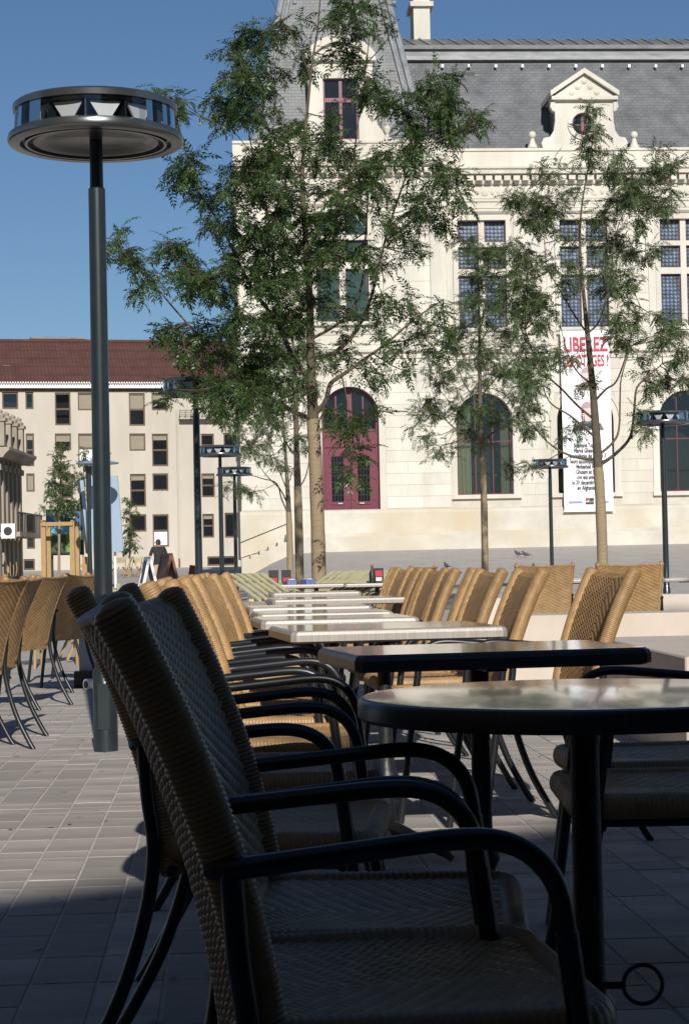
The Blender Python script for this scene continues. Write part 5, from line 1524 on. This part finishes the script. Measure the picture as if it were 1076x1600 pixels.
def rect_table(x, y, w, d, a, lab, mat):
    t = thing('rectangular_table', lab, 'table', (x, y, 0 if y < 16.1 else Zg(x, y)), R(a), 'bistro tables')
    th, c = .040, .016
    poly = lambda i: [(-w/2+i+c,-d/2+i),(w/2-i-c,-d/2+i),(w/2-i,-d/2+i+c),(w/2-i,d/2-i-c),(w/2-i-c,d/2-i),(-w/2+i+c,d/2-i),(-w/2+i,d/2-i-c),(-w/2+i,-d/2+i+c)]
    vs, fs = [], []
    rings = [(.012,TZ-th),(.0,TZ-th+.006),(.0,TZ-.014),(.004,TZ-.005),(.010,TZ-.001)]
    for i, z in rings: vs += [(px, py, z) for px, py in poly(i)]
    for k in range(len(rings)-1):
        for j in range(8): fs.append((k*8+j, k*8+(j+1)%8, k*8+8+(j+1)%8, k*8+8+j))
    fs.append(tuple(range(7,-1,-1)))
    MB().add(vs, fs).build('rim', mat, t)
    MB().prism(poly(.0098), TZ-.02, TZ, 'z').build('table_top', MAT['top'], t)
    pedestal(t)
    return t
rect_table(.315, 4.62, .70, .50, 11, 'rectangular bistro table with front edge coloured as shaded just beyond the round table', MAT['rim_shaded'])
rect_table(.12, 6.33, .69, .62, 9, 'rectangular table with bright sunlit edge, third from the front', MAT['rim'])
rect_table(-.055, 7.5, .60, .56, 7, 'narrow metal-edged table fourth from the front', MAT['rim'])
rect_table(-.115, 8.45, .58, .56, 6, 'narrow metal-edged table fifth from the front', MAT['rim'])
rect_table(-.20, 9.65, .60, .56, 6, 'table sixth from the front beside the last left chair', MAT['rim'])
rect_table(-.05, 11.75, .84, .60, 6, 'wide bright-edged table seventh from the front', MAT['rim'])
rect_table(-.24, 14.4, .66, .56, 5, 'eighth table, just before the tall ash trunk', MAT['rim'])
rect_table(-.31, 20.0, .82, .6, 4, 'far table with blue boxes and menu stands by the ash trunk', MAT['rim'])
rect_table(2.45, 19.6, .8, .7, 4, 'far table behind the right bench', MAT['rim'])
rect_table(3.45, 19.0, .8, .7, 4, 'far table at the right picture edge', MAT['rim'])
rect_table(.32, 19.8, .7, .6, 4, 'far table right of the ash trunk holding the red menu card', MAT['rim'])

# ------------------------------------------------------------------ stone benches
def bench(x0, y0, x1, y1, z, a, lab):
    t = thing('stone_bench', lab, 'bench', (x0, y0, 0 if y0 < 16.1 else Zg(x0,y0)), R(a), 'long stone benches')
    n = max(1, round((y1-y0)/2.4)) if (y1-y0) > (x1-x0) else max(1, round((x1-x0)/2.4))
    for k in range(n):
        if (y1-y0) > (x1-x0): p = ((0, (y1-y0)*k/n+.002, -.02), (x1-x0, (y1-y0)*(k+1)/n-.002, z))
        else: p = (((x1-x0)*k/n+.002, 0, -.02), ((x1-x0)*(k+1)/n-.002, y1-y0, z))
        MB().bbox(*p, w=.008).build('stone_slab', MAT['bench'], t)
bench(1.56, 8.9, 3.9, 11.3, .50, 2, 'nearest pale stone bench block at the right edge')
bench(1.21, 14.2, 6.5, 14.75, .55, 3, 'long pale stone bench before the two turned-away armchairs')
bench(1.35, 22.5, 9.5, 23.1, .52, 3, 'farthest long stone bench behind the armchairs')

# ------------------------------------------------------------------ far terrace: yellow folding chairs, menu holders, boxes
def make_folding():
    t = thing('folding_chair', 'x', 'chair')
    for s in (-1, 1):
        MB().box((-.012,-.014,-.30),(.012,.014,.62), Matrix.Translation((-.02,s*.2,.3)) @ Matrix.Rotation(R(-24),4,'Y')).build('back_frame', MAT['wood'], t)
        MB().box((-.012,-.014,-.30),(.012,.014,.22), Matrix.Translation((.02,s*.18,.26)) @ Matrix.Rotation(R(38),4,'Y')).build('leg', MAT['wood'], t)
    for k in range(6): MB().box((-.17+k*.062,-.2,.44),(-.122+k*.062,.2,.456)).build('seat_slat', MAT['yellow_slat'], t)
    for k in range(6):
        z = .33+k*.045
        MB().box((-.010,-.2,z),(.004,.2,z+.038), Matrix.Translation((-.035,0,.3)) @ Matrix.Rotation(R(-24),4,'Y')).build('back_slat', MAT['yellow_slat'], t)
    return t
fc = make_folding()
fc.location = (-2.85, 20.0, Zg(-2.85, 20)); fc.rotation_euler = (0, 0, R(200))
tag(fc, 'upright yellow folding chair behind the left armchairs', 'chair', 'yellow folding chairs')
def make_recliner():
    t = thing('slatted_lounger', 'x', 'lounger')
    for k in range(6):
        y = -.24+k*.083
        MB().add([(-.42,y,.66),(.40,y,.93),(.40,y+.045,.93),(-.42,y+.045,.66),(-.425,y,.676),(.395,y,.946),(.395,y+.045,.946),(-.425,y+.045,.676)], [(3,2,1,0),(4,5,6,7),(0,1,5,4),(1,2,6,5),(2,3,7,6),(3,0,4,7)]).build('slat', MAT['yellow_slat'], t)
    for x, z in ((-.30,.675),(.28,.866)): MB().box((x-.02,-.25,z-.026),(x+.02,.26,z-.001)).build('cross_rail', MAT['yellow_slat'], t)
    for x, z in ((-.30,.67),(.28,.86)):
        for y in (-.22, .23): MB().tube([(x*1.15,y,0),(x,y,z)], .016, 8).build('leg', MAT['wood'], t)
    return t
rc = make_recliner()
RC = [(404, 19.5, 118, 'pale yellow slatted lounger left of the far table, front one'), (418, 20.5, 128, 'pale yellow slatted lounger left of the far table, rear one'),
      (590, 20.9, 62, 'pale yellow slatted lounger at the right end of the far table'), (562, 20.1, 55, 'pale yellow slatted lounger right of the ash trunk, second from the right'), (540, 20.9, 60, 'pale yellow slatted lounger right of the ash trunk, third from the right'), (522, 21.8, 64, 'pale yellow slatted lounger closest behind the ash trunk'),
      (205, 20.2, 100, 'pale yellow slatted lounger left of the white sign board'), (247, 19.4, 80, 'pale yellow slatted lounger in front of the sign boards'), (60, 19.0, 60, 'pale yellow slatted lounger behind the left armchairs')]
for i, (px, y, a, lab) in enumerate(RC):
    o = rc if i == 0 else copy_tree(rc)
    x = xat(px, 905, y); o.location = (x, y, Zg(x, y)-(.0 if i < 6 else 0)); o.rotation_euler = (0, 0, R(a))
    o.scale = (1, 1, .93 if i < 6 else .84)
    tag(o, lab, 'lounger', 'yellow slatted loungers')
for i, (px, lab) in enumerate(((178,'leftmost'),(188,'second'),(197,'third'),(212,'fourth'),(221,'rightmost'))):
    o = copy_tree(fc); x = xat(px, 885, 92); o.location = (x, 92, Zg(x, 92)); o.rotation_euler = (0, 0, R(40+i*70)); o.scale = (1.15,)*3
    tag(o, lab+' tiny folding chair on the distant terrace by the apartment block', 'chair', 'distant terrace chairs')
# small things on the far tables
def menu(px, y, lab, card, tz=TZ):
    x = xat(px, 885, y)
    t = thing('menu_holder', lab, 'menu', (x, y, Zg(x,y)+tz), R(10), 'menu holders')
    MB().box((-.035,-.03,0),(.035,.03,.012)).build('foot', MAT['black'], t)
    MB().bbox((-.05,-.008,.012),(.05,.008,.15), w=.003).build('card', MAT['black'], t)
    MB().box((-.036,-.0105,.065 if card else .03),(.036,-.0085,.125 if card else .07)).build('print', MAT['ink_red'], t)
    if card: MB().box((-.03,-.0105,.02),(.03,-.0085,.055)).build('price_print', MAT['white'], t)
menu(427, 19.95, 'dark menu holder, left of the pair on the far table', False); menu(447, 20.05, 'dark menu holder, right of the pair on the far table', False); menu(591, 19.8, 'red and white menu card on the far right table', True)
t = thing('sauce_bottle', 'black bottle beside the red menu card', 'bottle', (xat(581, 885, 19.8), 19.8, Zg(0,19.8)+TZ))
MB().lathe([(.03,0),(.032,.01),(.032,.10),(.012,.14),(.012,.165),(.0,.165)], 14).build('bottle_body', MAT['black'], t, smooth=True)
MB().lathe([(.015,.166),(.015,.185),(.0,.186)], 12).build('cap', MAT['ink_red'], t)
BB = M('blue_box', (.12,.17,.36), .6, var=.15)
for px, y, lab in ((455, 19.85, 'blue box on the far table, left one'), (480, 19.9, 'blue box on the far table, right one')):
    t = thing('napkin_box', lab, 'box', (xat(px, 895, y), y, Zg(0,y)+TZ), R(px), 'boxes on the far table')
    MB().bbox((-.07,-.05,0),(.07,.05,.05), w=.006).build('box_body', BB, t)
    MB().box((-.05,-.03,.05),(.05,.03,.056)).build('napkins', MAT['white'], t)

# ------------------------------------------------------------------ sign boards
def aboard(px, d, h, w, lab, m, a):
    x = xat(px, 890, d)
    t = thing('sandwich_board', lab, 'sign board', (x, d, Zg(x, d)), R(a))
    for s in (-1, 1):
        Mx = Matrix.Translation((0, 0, h)) @ Matrix.Rotation(R(s*13), 4, 'Y')
        fr = MB().box((-.02,-w/2,-h*1.025),(.02,-w/2+.05,0), Mx).box((-.02,w/2-.05,-h*1.025),(.02,w/2,0), Mx).box((-.019,-w/2+.05,-.06),(.019,w/2-.05,-.003), Mx).box((-.019,-w/2+.05,-h*.9),(.019,w/2-.05,-h*.84), Mx)
        f = fr.build('frame', m, t)
        MB().box((-.008,-w/2+.05,-h*.84),(.008,w/2-.05,-.06), Mx).build('board', MAT['black'] if m is MAT['board_white'] else m, f)
aboard(231, 29, 1.12, .6, 'white framed folding sign board standing open near the lamp', MAT['board_white'], 12)
aboard(261, 31, 1.18, .6, 'brown wooden folding sign board beside the white one', MAT['board_brown'], 20)
x = xat(298, 890, 30)
t = thing('menu_stand', 'slender dark slanted stand right of the brown sign board', 'stand', (x, 30, 0))
MB().box((-.16,-.16,0),(.16,.16,.03)).build('foot', MAT['black'], t)
MB().tube([(0,0,.03),(.02,0,.7)], .02, 8).build('post', MAT['black'], t)
MB().box((-.07,-.02,-.15),(.07,.01,.2), Matrix.Translation((.03,0,.78)) @ Matrix.Rotation(R(8),4,'Y')).build('board', MAT['board_brown'], t)

# pale blue board on a dark foot by the lamp post
x = xat(136, 1060, 15.6)
t = thing('blue_board', 'low pale blue board on dark foot behind the near lamp post', 'board', (x, 15.6, 0), R(4))
MB().box((-.10,-.05,0),(.22,.12,.13)).build('foot', MAT['black'], t)
MB().bbox((-.06,.0,.13),(.2,.03,.46), w=.004).build('panel', MAT['panel_blue'], t)
t = thing('white_roll', 'short white tube lying by the near lamp post', 'tube', (x+.06, 15.3, .045), R(12))
MB().tube([(-.03,-.05,0),(.10,.02,0)], .045, 16).build('tube', MAT['white'], t, smooth=True)
MB().tube([(-.032,-.051,0),(-.036,-.053,0)], .03, 12).build('bore', MAT['black'], t)

# ------------------------------------------------------------------ person in the distance
def person():
    d = 57; x = xat(248, 880, d); z0 = Zg(x, d)
    t = thing('person', 'person in black T-shirt and beige trousers walking away near the sign boards', 'person', (x, d, z0), R(192))
    H = 1.80
    J = {'pel':(0,0,.95),'spine':(0,.02,1.15),'chest':(0,.01,1.36),'neck':(0,0,1.50),'head':(0,-.02,1.60),'top':(0,-.02,1.72),
         'shl':(-.17,0,1.43),'ell':(-.26,.02,1.16),'wrl':(-.25,-.10,.93),'hal':(-.24,-.15,.86),'shr':(.17,0,1.43),'elr':(.27,.03,1.16),'wrr':(.30,-.08,.94),'har':(.30,-.12,.87),
         'hpl':(-.10,0,.90),'knl':(-.11,-.06,.50),'anl':(-.11,.06,.09),'tol':(-.11,-.10,.035),'hpr':(.10,0,.90),'knr':(.11,.04,.50),'anr':(.11,.14,.10),'tor':(.11,.0,.035)}
    rad = {'pel':.145,'spine':.135,'chest':.155,'neck':.055,'head':.088,'top':.072,'shl':.068,'ell':.045,'wrl':.03,'hal':.032,'shr':.068,'elr':.045,'wrr':.03,'har':.032,'hpl':.095,'knl':.062,'anl':.042,'tol':.035,'hpr':.095,'knr':.062,'anr':.042,'tor':.035}
    E = [('pel','spine'),('spine','chest'),('chest','neck'),('neck','head'),('head','top'),('chest','shl'),('shl','ell'),('ell','wrl'),('wrl','hal'),('chest','shr'),('shr','elr'),('elr','wrr'),('wrr','har'),('pel','hpl'),('hpl','knl'),('knl','anl'),('anl','tol'),('pel','hpr'),('hpr','knr'),('knr','anr'),('anr','tor')]
    ks = list(J)
    me = bpy.data.meshes.new('body'); me.from_pydata([J[k] for k in ks], [(ks.index(a), ks.index(b)) for a, b in E], [])
    o = bpy.data.objects.new('body', me); col.objects.link(o)
    sk = o.modifiers.new('skin', 'SKIN'); o.modifiers.new('sub', 'SUBSURF').levels = 2
    for i, k in enumerate(ks):
        v = me.skin_vertices[0].data[i]; v.radius = (rad[k], rad[k]*(.72 if k in ('pel','spine','chest') else 1)); v.use_root = (k == 'pel')
    bpy.context.view_layer.update()
    m2 = bpy.data.meshes.new_from_object(o.evaluated_get(bpy.context.evaluated_depsgraph_get()))
    bpy.data.objects.remove(o)
    for m in ('skin','shirt','trousers','hair','black'): m2.materials.append(MAT[m])
    for p in m2.polygons:
        c = p.center
        arm = abs(c.x) > .215
        if c.z > 1.66 or (c.z > 1.54 and c.y > .0): k = 3
        elif c.z > 1.49: k = 0
        elif arm and c.z < 1.22: k = 0
        elif c.z > .95: k = 1
        elif c.z > .09: k = 2
        else: k = 4
        p.material_index = k
    m2.shade_smooth(); m2.name = 'body'
    put('body', m2, t)
    MB().lathe([(.001,-.02),(.018,-.012),(.02,.004),(.001,.02)], 8).build('ear', MAT['skin'], t, loc=(-.092,-.01,1.60)); MB().lathe([(.001,-.02),(.018,-.012),(.02,.004),(.001,.02)], 8).build('ear', MAT['skin'], t, loc=(.092,-.01,1.60))
person()

# ------------------------------------------------------------------ pigeons
def pigeon(px, d, a, lab):
    x = xat(px, 870, d)
    t = thing('pigeon', lab, 'pigeon', (x, d, Zg(x, d)), R(a), 'pigeons on the paving')
    body = MB().tube([(-.13,0,.10),(-.06,0,.115),(0,0,.13),(.06,0,.155),(.09,0,.19),(.105,0,.225),(.125,0,.235)], [.012,.045,.062,.055,.032,.028,.012], 10)
    body.build('body', MAT['pigeon'], t, smooth=True)
    MB().prism([(-.24,.085),(-.12,.085),(-.10,.115),(-.23,.10)], -.03, .03, 'y').build('tail', MAT['pigeon'], t)
    MB().tube([(.135,0,.233),(.165,0,.226)], [.007,.002], 5).build('beak', MAT['black'], t)
    for s in (-1, 1): MB().tube([(.0,s*.025,.09),(.005,s*.025,.0)], .006, 5).build('leg', MAT['ink_red'], t)
pigeon(809, 66, 160, 'left one of the two pigeons together on the pale paving'); pigeon(821, 65.5, 175, 'right one of the two pigeons together on the pale paving')
pigeon(697, 60, 120, 'lone pigeon left of the slim tree trunk'); pigeon(832, 58.5, 80, 'pigeon just above the turned-away chair back')
pigeon(331, 60, 90, 'pigeon on the paving near the second lamp post')

# ------------------------------------------------------------------ litter and dead leaves on the paving
lq = random.Random(5)
lt = MB()
for k in range(170):
    y = lq.uniform(3.8, 15.5); x = lq.uniform(-.19, .19)*y
    a = lq.uniform(0, 6.3); w, h = lq.uniform(.004, .012), lq.uniform(.006, .022)
    c, s_ = math.cos(a), math.sin(a)
    lt.add([(x+c*i-s_*j, y+s_*i+c*j, .0045+lq.uniform(0,.004)) for i, j in ((-w,-h),(w,-h*.8),(w*.7,h),(-w*.8,h))], [(0,1,2,3)])
tag(lt.build('paving_litter', M('litter', (.30,.26,.19), .9, var=.6, vs=2), None), 'small dead leaves and scraps scattered over the paving', None, None, 'stuff')
